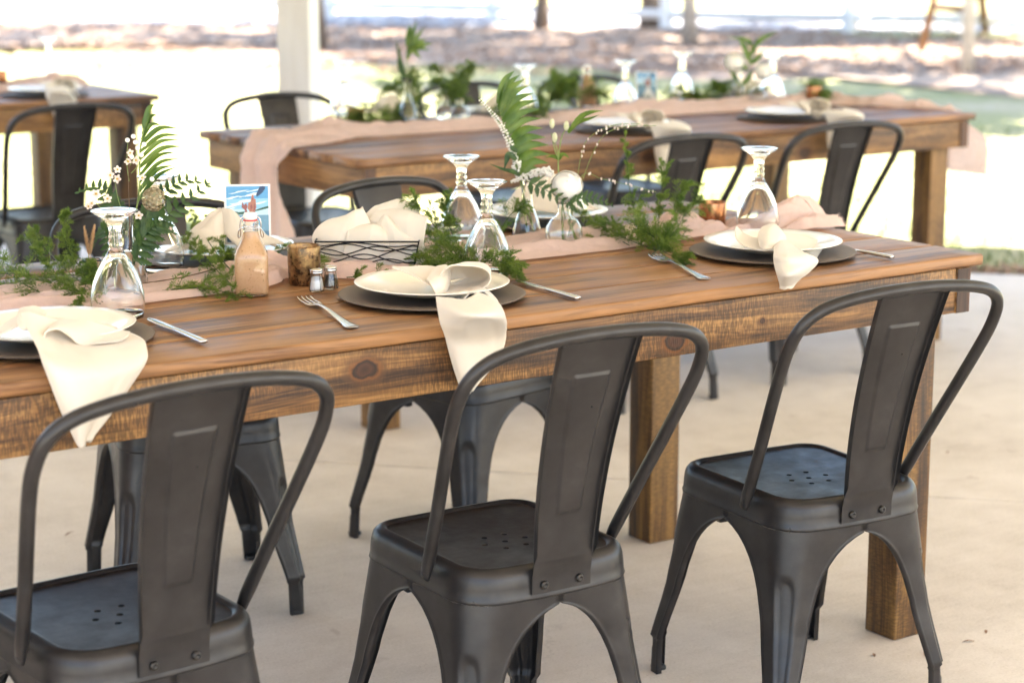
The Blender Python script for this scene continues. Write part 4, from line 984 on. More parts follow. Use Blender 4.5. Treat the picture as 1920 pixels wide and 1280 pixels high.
# photo card
def photo(p0, w, h, lean, rz, label, group='photo cards on the tables'):
    t = thing('photo_card', label, 'photo', p0, rz, group)
    T = RX(-lean)
    obj('paper', xf(box(-w/2, w/2, -.0003, .0003, 0, h), T), pbsdf('photo_paper', (.86, .85, .86), .35)[0], t, smooth=False)
    iw, ih, m0 = w-.008, h-.008, .004
    cols = dict(sky1=(.10, .33, .62), sky2=(.27, .55, .80), sky3=(.52, .74, .88), cloud=(.75, .86, .92), tree=(.03, .10, .07), lake1=(.16, .33, .48), lake2=(.09, .20, .32), skin=(.42, .17, .11), skin2=(.28, .09, .08), paddle=(.02, .05, .13), white=(.80, .84, .86), stripe=(.03, .10, .09))
    names = list(cols); me_v = []; me_f = []; me_m = []
    def poly(pts, c, d_):
        k = len(me_v)
        for u, v in pts: me_v.append(tuple(T @ Vector((-iw/2+u*iw, -.0005-.00008*d_, m0+v*ih))))
        me_f.append(tuple(range(k, k+len(pts)))); me_m.append(names.index(c))
    nb = 14
    for i in range(nb):
        a, b2 = .48+.52*i/nb, .48+.52*(i+1)/nb
        poly([(0, a), (1, a), (1, b2), (0, b2)], 'sky3' if i < 3 else 'sky2' if i < 8 else 'sky1', 0)
    rg = random.Random(5)
    for (cx, cy, rx, ry) in ((.20, .66, .22, .018), (.38, .72, .26, .022), (.16, .80, .16, .016), (.55, .84, .24, .018), (.30, .90, .2, .012), (.1, .60, .12, .012), (.7, .93, .2, .01), (.82, .7, .14, .014)):
        poly([(min(1, max(0, cx+rx*math.cos(a)*(1+.3*math.sin(5*a)))), cy+.16*rx*math.cos(a)+ry*math.sin(a)*(1+.4*math.sin(3*a+cx*9))) for a in np.linspace(0, 6.28, 25)[:-1]], 'cloud', 1)
    for i in range(10):
        a, b2 = .48*i/10, .48*(i+1)/10; poly([(0, a), (1, a), (1, b2), (0, b2)], 'lake1' if i > 3 else 'lake2', 0)
    poly([(0, .46), (.30, .49), (.52, .50), (.52, .53), (.40, .545), (.30, .535), (.20, .55), (.10, .54), (0, .545)], 'tree', 2)
    poly([(.55, .53), (.78, .56), (1, .60), (1, .64), (.86, .615), (.74, .585), (.6, .555)], 'tree', 2)
    for i in range(26):
        u, v = rg.random()*.9, rg.random()*.42; poly([(u, v), (u+.1*rg.random()+.02, v+.01), (u+.06, v+.018)], rg.choice(['lake2', 'sky2', 'lake1']), 2)
    poly([(.24, 0), (.44, .34), (.56, .46), (.66, .44), (.74, .32), (1, .05), (1, 0)], 'white', 3)
    poly([(.36, .62), (.38, .72), (.42, .66), (.47, .70), (.50, .64), (.48, .58), (.52, .50), (.47, .44), (.43, .50), (.44, .57)], 'skin2', 4)
    poly([(.56, .46), (.54, .56), (.50, .60), (.52, .70), (.58, .72), (.60, .82), (.645, .86), (.66, .78), (.70, .76), (.71, .62), (.68, .55), (.70, .48), (.62, .44)], 'skin', 4)
    poly([(.58, .56), (.56, .64), (.60, .68), (.63, .62)], 'skin2', 5); poly([(.64, .52), (.65, .66), (.68, .70), (.69, .60)], 'skin2', 5); poly([(.60, .74), (.62, .80), (.65, .76)], 'skin2', 5)
    poly([(.71, .85), (.80, .99), (.86, 1.0), (.93, .995), (.93, .95), (.86, .88), (.78, .83), (.72, .81)], 'paddle', 4)
    for i in range(6): poly([(.26+.09*i, 0), (.30+.09*i, 0), (.40+.06*i, .14), (.37+.06*i, .15)], 'stripe', 5)
    me = mesh(me_v, me_f, False, 'print')
    for nme in names: me.materials.append(pbsdf('print_'+nme, cols[nme], .35)[0])
    me.polygons.foreach_set('material_index', me_m); obj('print', me, None, t); return t
pl_, prr = gz(428, 480, Z1+.012), gz(508, 462, Z1+.012)
pc = gd(466, 470, (-1.30, .80, .85)); 
photo((pc[0], pc[1], Z1+.034), .094, .122, R(10), -R(28), 'square photo print with a lake and paddle, leaning up behind the dressing bottle')
q = gz(1213, 188); photo((q[0], q[1], Z1), .085, .11, R(8), -R(20), 'small photo card standing among the glasses of the second table')

# ------------------------------------------------------------------ vases, flowers and greenery
def vase(kind, p, label, s=1.0, group='small clear glass bud vases'):
    t = thing('bud_vase', label, 'vase', (p[0], p[1], Z1), 0, group)
    if kind == 'round': out = [(.018, 0), (.026, .002), (.036, .014), (.0405, .032), (.038, .050), (.028, .064), (.0165, .072), (.0135, .078), (.0135, .092), (.0150, .098), (.0165, .101)]
    elif kind == 'cone': out = [(.026, 0), (.0305, .002), (.0325, .010), (.031, .028), (.0255, .048), (.0185, .066), (.0135, .082), (.0115, .100), (.0112, .120), (.0135, .132), (.0180, .140)]
    else: out = [(.012, 0), (.0165, .002), (.0175, .012), (.0165, .030), (.0145, .040), (.0135, .050), (.0165, .056), (.0170, .060)]
    out = [(r*s, z*s) for r, z in out]
    inn = [(r-.0017, max(z, .004)) for r, z in out]
    obj('glass_body', close_lathe([(0, .004)]+inn+out[::-1]+[(0, 0)], 44), M['glass'], t)
    k = len(out)*5//10; wl = inn[1:k+1]
    obj('water', close_lathe([(0, .0042)]+[(r-.0003, z+.0002) for r, z in wl]+[(wl[-1][0]-.0006, wl[-1][1]+.0008), (0, wl[-1][1]+.0006)], 40), M['water'], t); return t
def ribbon(pts, w, up=(0, 0, 1), fold=.35, n=9):
    """a leaflet: tapering strip along pts, folded along its midrib"""
    P = cr(pts, n); T = np.gradient(P, axis=0); V = []; F = []
    for i in range(n):
        t = i/(n-1); ww = w*1.3*(math.sin(math.pi*min(1, .10+t*.90))**.7)*(max(0, 1-t)**.4); s = np.cross(T[i], up); s /= np.linalg.norm(s)+1e-9; u = np.cross(s, T[i]); u /= np.linalg.norm(u)+1e-9
        V += [P[i]+s*ww+u*ww*fold, P[i], P[i]-s*ww+u*ww*fold]
    for i in range(n-1): a = i*3; F += [(a, a+1, a+4, a+3), (a+1, a+2, a+5, a+4)]
    return V, F
def blob(c, r, n=8, m_=5, sq=1.0):
    V = []; F = []
    for i in range(m_+1):
        a = math.pi*i/m_
        for k in range(n): b2 = 2*math.pi*k/n; V.append((c[0]+r*math.sin(a)*math.cos(b2), c[1]+r*math.sin(a)*math.sin(b2), c[2]+r*sq*math.cos(a)))
    for i in range(m_):
        for k in range(n): l = (k+1) % n; F.append((i*n+k, (i+1)*n+k, (i+1)*n+l, i*n+l))
    return V, F
def stem(pts, r, n=6, k=24): 
    P = cr(pts, k); return tube(P, np.linspace(r, r*.65, k), n)
CAMN = np.array([math.sin(AZ), math.cos(AZ), 0.0])
def petal_ring(c, axis, rad, n, size, cup, rot, curl=.3, lift=0):
    """n cupped petals round an axis"""
    axis = Vector(axis).normalized(); e1 = axis.orthogonal().normalized(); e2 = axis.cross(e1); mb = MB()
    for k in range(n):
        a = rot+2*math.pi*k/n; rdir = e1*math.cos(a)+e2*math.sin(a); tdir = axis.cross(rdir); rows = []
        for u in np.linspace(0, 1, 6):
            th = cup*(u*1.25); p = rdir*(rad*.25+size*math.sin(min(th, 1.9))*.9*u+rad*.75*u**.6)+axis*(lift+size*(u**1.1)*math.cos(th*.75)-curl*size*max(0, u-.7)**2*3)
            wd = size*.62*math.sin(math.pi*(.16+.72*u))**.7
            rows.append([Vector(c)+p+tdir*s*wd+rdir*(-.28*abs(s)**2*wd) for s in (-1, -.5, 0, .5, 1)])
        V = [tuple(x) for r_ in rows for x in r_]; mb.add(V, grid_faces(6, 5))
    return mb.get()
def ranunculus(c, r, axis, parent, origin):
    """nested shells of thin petals, each ring opening wider than the one inside"""
    o = np.asarray(origin); c = np.asarray(c)-o; A = Vector(axis).normalized(); e1 = A.orthogonal().normalized(); e2 = A.cross(e1)
    rings = ((3, .70, .18), (3, .76, .38), (4, .81, .57), (4, .855, .76), (5, .895, .95), (5, .925, 1.13), (6, .955, 1.32), (6, .98, 1.5), (7, 1.0, 1.7))
    for k, (n, f, op) in enumerate(rings):
        mb = MB()
        for q in range(n):
            a0 = 2*math.pi*q/n+k*.83; jw = rnd.uniform(-.08, .08); V = []; nu, nv = 8, 9
            for i in range(nu):
                u = i/(nu-1); th = 2.5+(op+jw-2.5)*u
                for j in range(nv):
                    v = -1+2*j/(nv-1); a = a0+v*(math.pi/n*1.45)*(1 if u < .7 else 1-.28*((u-.7)/.3)**2); th2 = th+.16*v*v*u
                    rr = r*f*(1+.018*max(0, u-.75)*4*(1-.5*v*v)+.03*v); p = A*(math.cos(th2)*rr*.86)+(e1*math.cos(a)+e2*math.sin(a))*math.sin(th2)*rr
                    V.append(tuple(Vector(c)+p))
            mb.add(V, grid_faces(nu, nv))
        obj('petal_ring', mb.get(), M['petal'], parent)
    obj('flower_heart', blob(c, r*.665, 18, 12, .86), M['petal'], parent); obj('flower_eye', blob(c+np.array(A)*r*.55, r*.09, 10, 6), M['bud'], parent)

# --- tall vase with palm leaf, white spikes
VP = gz(988, 452); vase('cone', VP, 'cone shaped clear vase with the palm leaf, between goblet and rose vase', 1.0)
def P3(px, py, ref=VP, off=0.0): return gd(px, py, ref, off)
def plant(name, label, cat, org, group=None): return thing(name, label, cat, org, 0, group)
pt = plant('palm_leaf', 'glossy green palm frond fanning upwards from the cone vase', 'leaf', VP+[0, 0, .02], 'cut leaves and stems in the vases')
O = np.array(pt.location)
rach = [P3(1000, 440), P3(985, 380), P3(975, 335, off=.0), P3(958, 280, off=.01), P3(942, 225, off=.02), P3(934, 195, off=.03)]
obj('stem', stem([np.array(p)-O for p in rach], .0022), M['stem'], pt)
RC = cr(rach[2:], 60)
tips = [(965, 132), (975, 140), (984, 148), (992, 160), (1002, 174), (1010, 188), (1013, 205), (1016, 222), (1018, 240), (1024, 258), (1030, 272), (1034, 290), (1030, 306), (1012, 318)]
for i, (tx, ty) in enumerate(tips):
    b_ = RC[min(59, int(59*(1-i/(len(tips)-1))**.9))]; tip = P3(tx, ty, off=.03-.003*i+.012*math.sin(i*2.1)); mid = (b_+tip)/2+np.array([.0, 0, .012])-RT*.004
    obj('leaflet', ribbon([b_-O, mid-O, tip-O], .0080+.0014*(i > 7), up=CAMN*-1+np.array([.25*math.sin(i*1.7), 0, .1]), fold=.35, n=10), M['palm'], pt)
for i, (tx, ty) in enumerate([(936, 120), (954, 128), (945, 150), (930, 150)]):
    b_ = RC[min(59, 59-i*5)]; tip = P3(tx, ty, off=.05); mid = (b_+tip)/2+np.array([0, 0, .01]); obj('leaflet', ribbon([b_-O, mid-O, tip-O], .0022, up=RT, fold=.2), M['palm'], pt)
lt = plant('leaf_sprig', 'dark pointed leaves on a stem low on the left of the palm frond', 'leaf', VP+[0, 0, .05], 'cut leaves and stems in the vases'); O = np.array(lt.location)
for pts, wd in (([(975, 330), (962, 322), (945, 318), (915, 306)], .005), ([(968, 300), (955, 290), (950, 300), (945, 320)], .007), ([(970, 285), (960, 278), (957, 270)], .005), ([(985, 330), (1000, 335), (1012, 322)], .006)):
    obj('leaf', ribbon([P3(*p, off=-.01)-O for p in pts], wd, up=-CAMN+np.array([0, 0, .5])), M['fernleaf'], lt)
obj('stem', stem([P3(990, 445)-O, P3(978, 350)-O, P3(962, 300)-O], .0014), M['stem'], lt)
def spike(pts, label, r0, ref, mat, n=150):
    C = cr([P3(*p, ref=ref) for p in pts], 40); t = plant('flower_spike', label, 'flower', C[0], 'white flower spikes'); o = C[0]
    obj('stem', tube(C-o, .0012, 5), M['stem'], t); mb = MB()
    for i in range(n):
        u = rnd.random(); k = min(39, int(6+u*33)); rr = r0*(1-.75*(u))*(.5+.5*rnd.random()); a = rnd.uniform(0, 6.28)
        T = C[min(39, k+1)]-C[k-1]; T /= np.linalg.norm(T); e1 = np.cross(T, [0, 0, 1.0]); e1 /= np.linalg.norm(e1); e2 = np.cross(T, e1)
        mb.add(*blob(C[k]-o+(e1*math.cos(a)+e2*math.sin(a))*rr, .0031*(1-.5*u)*rnd.uniform(.7, 1.3), 5, 3))
    obj('blossoms', mb.get(), mat, t); return t
spike([(985, 360), (972, 320), (962, 285), (945, 245), (925, 215), (897, 183)], 'white flower spike leaning to the upper left of the palm frond', .0115, VP, M['petal'], 300)
spike([(1012, 335), (1028, 324), (1020, 322), (1000, 326), (978, 334), (956, 342)], 'white flower spike lying left beside the ranunculus', .0125, VP+[0, -.03, 0], M['petal'], 300)

# --- round vase with ranunculus and buds
VR = gz(1057, 468); vase('round', VR, 'round clear bud vase holding the white ranunculus')
rf = plant('ranunculus', 'white ranunculus bloom on the round vase', 'flower', VR+[0, 0, .02], 'blooms on the front table'); O = np.array(rf.location)
cR = P3(1063, 346, VR); ax = -CAMN*.85+np.array([0, 0, .55]); ax /= np.linalg.norm(ax)
ranunculus(cR-ax*.006, .0345, ax, rf, O)
obj('stem', stem([P3(1057, 462, VR)-O, P3(1055, 420, VR)-O, P3(1054, 390, VR)-O, cR-ax*.02-O], .0022), M['stem'], rf)
lz = plant('lisianthus_stem', 'green stem with closed buds above the ranunculus', 'flower', VR+[.0, .02, .03], 'blooms on the front table'); O = np.array(lz.location)
def B3(px, py, off=.02): return P3(px, py, VR, off)-O
obj('stem', stem([B3(1075, 458), B3(1058, 400), B3(1048, 330), B3(1047, 295), B3(1052, 262)], .0019), M['stem'], lz)
obj('stem', stem([B3(1048, 300), B3(1040, 280), B3(1034, 250)], .0013), M['stem'], lz); obj('stem', stem([B3(1047, 292), B3(1043, 275), B3(1039, 265)], .0012), M['stem'], lz)
obj('stem', stem([B3(1050, 270), B3(1056, 250), B3(1068, 238)], .0013), M['stem'], lz)
for (px, py) in ((1035, 232), (1040, 258), (1062, 236)):
    c = B3(px, py); V, F = blob((0, 0, 0), .0058, 10, 7, 1.9); obj('bud', ([(p[0]+c[0], p[1]+c[1], p[2]+c[2]) for p in V], F), M['bud'], lz)
for pts, wd in (([(1070, 245), (1090, 222), (1110, 212), (1132, 208)], .008), ([(1066, 250), (1084, 232), (1104, 225), (1125, 215)], .007), ([(1047, 300), (1036, 295), (1022, 296)], .006), ([(1048, 300), (1056, 291), (1068, 297)], .006)):
    obj('leaf', ribbon([B3(*p) for p in pts], wd, up=-CAMN*.6+np.array([0, 0, 1]), fold=.5), M['palm'], lz)
gw = plant('seed_grass', 'thin arching grass with tiny seed heads right of the ranunculus', 'grass stem', VR+[.02, .01, .05], 'cut leaves and stems in the vases'); O = np.array(gw.location)
for pts in ([(1062, 440), (1080, 350), (1090, 290), (1105, 258), (1150, 235), (1200, 232)], [(1062, 440), (1088, 350), (1115, 280), (1140, 248), (1185, 236), (1230, 236)], [(1064, 440), (1090, 332), (1130, 336), (1170, 345), (1230, 360)]):
    C = cr([P3(*p, ref=VR, off=.03)-O for p in pts], 40); obj('stalk', tube(C, .0008, 4), M['stem'], gw); mb = MB()
    for i in range(14): k = rnd.randrange(14, 39); mb.add(*blob(C[k]+np.array([rnd.uniform(-.0022, .0022) for _ in range(3)]), .0022, 5, 3, 1.5))
    obj('seed_heads', mb.get(), M['pinkpetal'], gw)
ck = plant('cork', 'small cork peeking up behind the ranunculus', 'cork', gd(1082, 318, VR, .28)-[0, 0, .012])
obj('cork_body', close_lathe([(0, 0), (.009, 0), (.0105, .028), (.0098, .030), (0, .030)], 16), M['cork'], ck)
cv = gd(1082, 330, VR, .28); 
bb = thing('cruet', 'small clear cruet behind the ranunculus on the far side', 'bottle', (cv[0], cv[1], Z1))
obj('glass_body', close_lathe([(0, .003), (.019, .003), (.021, .05), (.012, .075), (.0095, .095), (.0112, .095), (.0135, .076), (.0228, .05), (.0208, 0), (0, 0)], 30), M['glass'], bb)
ck.location = (cv[0], cv[1], Z1+.088)

# --- fern leaves (broad fronds) and asparagus fern sprigs
def fern_leaf(pts, wid, label, ref, off=0.0, n=11, name='fern_frond'):
    C = cr([P3(*p, ref=ref, off=off) for p in pts], 60); t = plant(name, label, 'leaf', C[0], 'broad fern fronds'); o = C[0]
    obj('rib', tube(C-o, np.linspace(.0012, .0005, 60), 5), M['fernleaf'], t)
    T0 = C[-1]-C[0]; T0 /= np.linalg.norm(T0); S0 = np.cross(T0, CAMN); S0 /= np.linalg.norm(S0)
    for k in range(n):
        u = .12+.86*k/(n-1); i = int(u*58); L = wid*(1-.85*u**1.3)+.004
        for sd in (1, -1):
            dirn = S0*sd*.85+T0*.6+CAMN*rnd.uniform(-.25, .25); mb = MB(); b_ = C[i]-o; e = b_+dirn*L
            mb.add(*ribbon([b_, (b_+e)/2+T0*.001, e], L*.16, up=CAMN*-1, fold=.2, n=7))
            for q in range(1, 5):   # lobes
                f = q/5.2; p = b_+(e-b_)*f; l2 = L*.33*(1-f*.75); 
                for s2 in (1, -1): mb.add(*ribbon([p, p+(dirn*.7+s2*np.cross(dirn, CAMN)*.9)*l2*.6, p+(dirn*.9+s2*np.cross(dirn, CAMN)*.8)*l2], l2*.26, up=CAMN*-1, fold=.15, n=4))
            obj('pinna', mb.get(), M['fernleaf'], t)
    return t
VB = gz(245, 540); vase('cone', VB, 'clear bud vase of mixed wild flowers behind the left goblet', 1.05)
fern_leaf([(250, 470), (290, 420), (340, 385), (395, 342)], .040, 'fern frond reaching up to the right in the left bouquet', VB, -.02)
fern_leaf([(250, 450), (275, 400), (310, 360), (345, 340), (395, 345)], .030, 'fern frond behind the seed head in the left bouquet', VB, .04)
fern_leaf([(240, 450), (222, 400), (190, 355), (142, 362)], .036, 'fern frond arching to the left above the goblet foot', VB, .03)
fern_leaf([(250, 500), (265, 455), (290, 425), (330, 440)], .032, 'fern frond drooping low over the glass in the left bouquet', VB, -.03)
fern_leaf([(235, 500), (210, 460), (195, 430), (172, 470)], .028, 'fern frond hanging left of the goblet stem', VB, .02)
fern_leaf([(985, 338), (1015, 352), (1050, 372), (1075, 392)], .024, 'small dark fern leaf under the ranunculus', VR, -.03, 8)
fern_leaf([(1060, 388), (1090, 372), (1120, 375), (1150, 385)], .022, 'small fern leaf right of the ranunculus', VR, -.02, 8)
# slim palm leaf in the left bouquet
pt = plant('palm_leaf', 'slim palm leaf with long narrow leaflets at the upper left', 'leaf', VB+[0, 0, .03], 'cut leaves and stems in the vases'); O = np.array(pt.location)
rach = [P3(248, 500, VB), P3(252, 420, VB), P3(262, 350, VB), P3(262, 290, VB), P3(270, 240, VB)]; obj('stem', stem([p-O for p in rach], .0018), M['stem'], pt); RC = cr(rach[1:], 60)
for i, (fx_, tx, ty) in enumerate([(58, 290, 196), (54, 296, 216), (50, 302, 235), (46, 332, 240), (41, 340, 254), (36, 336, 262), (31, 342, 274), (26, 330, 285), (22, 337, 297), (17, 325, 310), (12, 333, 312), (58, 275, 232)]):
    b_ = RC[fx_]; tip = P3(tx, ty, VB, .01+.01*math.sin(i*2)); mid = b_*.5+tip*.5+np.array([0, 0, .014]); obj('leaflet', ribbon([b_-O, mid-O, tip-O], .0042+.001*(i % 3 == 0), up=-CAMN+np.array([0, .2*math.sin(i), .6]), fold=.4, n=10), M['palm'], pt)
# wax flowers
wf = plant('waxflower', 'sprig of tiny white and pink waxflowers rising above the left goblet', 'flower', VB+[0, 0, .04], 'blooms on the front table'); O = np.array(wf.location)
def W3(px, py, off=-.02): return P3(px, py, VB, off)-O
def small_flower(c, r, par):
    mb = MB()
    axv = np.array(-CAMN)+np.array([rnd.uniform(-.4, .4), rnd.uniform(-.4, .4), rnd.uniform(.1, .6)])
    mb.add(*petal_ring(c, axv, r*.55, 5, r*.75, 1.1, rnd.uniform(0, 6), .1)); obj('blossom', mb.get(), M['pinkpetal'], par); obj('flower_centre', blob(np.array(c)+np.array(Vector(axv).normalized())*r*.35, r*.3, 8, 5), M['yellow'], par)
main = [W3(243, 470), W3(243, 400), W3(241, 330), W3(246, 290)]; obj('stem', stem(main, .0011), M['brownstem'], wf)
for pts in ([(242, 340), (238, 305), (240, 262)], [(246, 325), (258, 312), (266, 300)], [(244, 310), (254, 290), (258, 275)], [(236, 410), (222, 375), (214, 330)], [(250, 410), (262, 370), (270, 335)], [(236, 412), (200, 400), (178, 378)], [(252, 415), (258, 400), (262, 408)]):
    obj('stem', stem([W3(*p) for p in pts], .0008), M['stem'], wf)
for (px, py, r) in ((241, 304, .0068), (256, 301, .0072), (245, 287, .0062), (207, 329, .0068), (220, 318, .0062), (221, 336, .0075), (267, 334, .0065), (180, 364, .0075), (202, 373, .0072), (260, 404, .0070), (166, 388, .006), (172, 382, .006)): small_flower(W3(px, py), r, wf)
for (px, py) in ((239, 263), (250, 256), (254, 267), (258, 278), (265, 291), (247, 294), (285, 336), (270, 271)): obj('bud', blob(W3(px, py), .0046, 10, 7), M['petal'], wf)
sc = plant('scabiosa_pod', 'round papery seed head on the right of the left bouquet', 'seed head', VB+[0, 0, .05], 'blooms on the front table'); O = np.array(sc.location); cS = P3(288, 374, VB, -.02)-O
axs = -CAMN*.9+np.array([0, 0, .35]); axs /= np.linalg.norm(axs); e1 = np.cross(axs, [0, 0, 1.0]); e1 /= np.linalg.norm(e1); e2 = np.cross(axs, e1)
obj('stem', stem([P3(250, 490, VB)-O, P3(270, 430, VB)-O, cS], .0011), M['stem'], sc)
obj('core', blob(cS, .0165, 16, 10), M['bud'], sc)
for k in range(70):
    z = 1-2*(k+.5)/70*.85; a = k*2.39996; rr = math.sqrt(max(0, 1-z*z)); dv = axs*z+(e1*math.cos(a)+e2*math.sin(a))*rr; c = cS+dv*.0185
    obj('paper_cup', lathe_at(c, dv, .0048, .0045) if False else (lambda V, F: ([tuple(np.array(c)+np.cross(dv, e1)*v[0]+np.cross(dv, np.cross(dv, e1))*v[1]+dv*v[2]) for v in V], F))(*lathe([(.0012, 0), (.0030, .0022), (.0050, .0038), (.0052, .0040)], 9)), M['scab'], sc) if k % 1 == 0 else None
# bunny-tail grass in the small vase
VS = gz(176, 540); vase('small', gz(176, 545), 'tiny clear vase with two tan bunny tail grasses', 1.0)
vs2 = gd(176, 470, gz(180, 520), .05); 
bt = plant('bunny_tail_grass', 'two tan bunny tail grass heads left of the goblet stem', 'grass stem', (gz(176, 545)[0], gz(176, 545)[1], Z1+.03), 'cut leaves and stems in the vases'); O = np.array(bt.location); RF = gz(176, 545)
for (a, b2) in (((158, 428), (166, 475)), ((178, 425), (170, 475))):
    C = cr([P3(172, 530, RF)-O, P3(b2[0]+2, 490, RF)-O, P3(*b2, ref=RF)-O, P3(*a, ref=RF)-O], 30); obj('stem', tube(C, .0008, 5), M['tan'], bt); mb = MB()
    for i in range(520):
        u = rnd.random(); k = min(29, int(18+u*11)); w_ = .0062*math.sin(math.pi*(.1+.85*u))**.6; aa = rnd.uniform(0, 6.28); dv = RT*math.cos(aa)+CAMN*math.sin(aa); p = C[k]+(C[min(29, k+1)]-C[k])*rnd.random(); e = p+dv*w_+np.array([0, 0, .007]); s = np.cross(dv, [0, 0, 1])*.0005
        mb.add([p+s, p-s, e], [(0, 1, 2)])
    obj('seed_head', mb.get(), M['tan'], bt)

def sprig(pts, label, seed, dens=1.0, L=.05, name='asparagus_fern', lift=(.01, .05), group='asparagus fern sprigs', needle=.0078, mat='aspar', wid=.00045):
    """feathery asparagus fern: a wiry stem, plumes of fine branchlets, each set with hair-thin needles"""
    rg = random.Random(seed); C = cr(pts, 60); o = C[0]; t = plant(name, label, 'greenery', o, group)
    mbs = MB(); mbs.add(*tube(C-o, np.linspace(.0011, .0005, 60), 5)); V = []; F = []
    def unit(v): return v/(np.linalg.norm(v)+1e-9)
    def rv(): return unit(np.array([rg.gauss(0, 1), rg.gauss(0, 1), rg.gauss(0, 1)]))
    for k in range(int(31*dens)):
        u = rg.uniform(.05, 1.0); i = min(58, int(u*59)); T = unit(C[i+1]-C[i])
        side = np.cross(T, rv()); dv = unit(T*rg.uniform(.5, 1.1)+unit(side)*rg.uniform(.35, .9)+np.array([0, 0, rg.uniform(*lift)*8])); l = L*rg.uniform(.6, 1.35)*(1-.35*u)
        p0 = C[i]-o; p2 = p0+dv*l+np.array([0, 0, -l*.18]); p1 = (p0+p2)/2+np.array([0, 0, l*.16]); B_ = cr([p0, p1, p2], 12)
        B_[:, 2] = np.maximum(B_[:, 2], Z1+.002-o[2]); mbs.add(*tube(B_[::2], .00035, 3, cap=False)); pl = unit(np.cross(dv, rv()))
        for j in range(2, 12):
            for sd in (1, -1):
                bl = l*.46*(1-.07*j)*rg.uniform(.6, 1.2); bd = unit(dv*.8+pl*sd*.8+rv()*.35); q0 = B_[j]; q1 = q0+bd*bl
                if q1[2]+o[2] < Z1+.002: q1[2] = Z1+.002-o[2]
                s0 = unit(np.cross(bd, rv()))*.00028; n0 = len(V); V += [q0+s0, q0-s0, q1]; F.append((n0, n0+1, n0+2))
                for q in range(8):
                    f = rg.random(); p = q0*(1-f)+q1*f; w_ = rv(); e = p+unit(w_*.8+bd*.9)*needle*rg.uniform(.6, 1.3)*(1-.3*f); s1 = unit(np.cross(w_, bd))*wid
                    n0 = len(V); V += [p+s1, p-s1, e]; F.append((n0, n0+1, n0+2))
    obj('stem', mbs.get(), M['fernleaf'], t); obj('foliage', (V, F), M[mat], t, smooth=False); return t
def PX(px, py, z=.01): return gz(px, py, Z1+z)
RB = gz(900, 500)
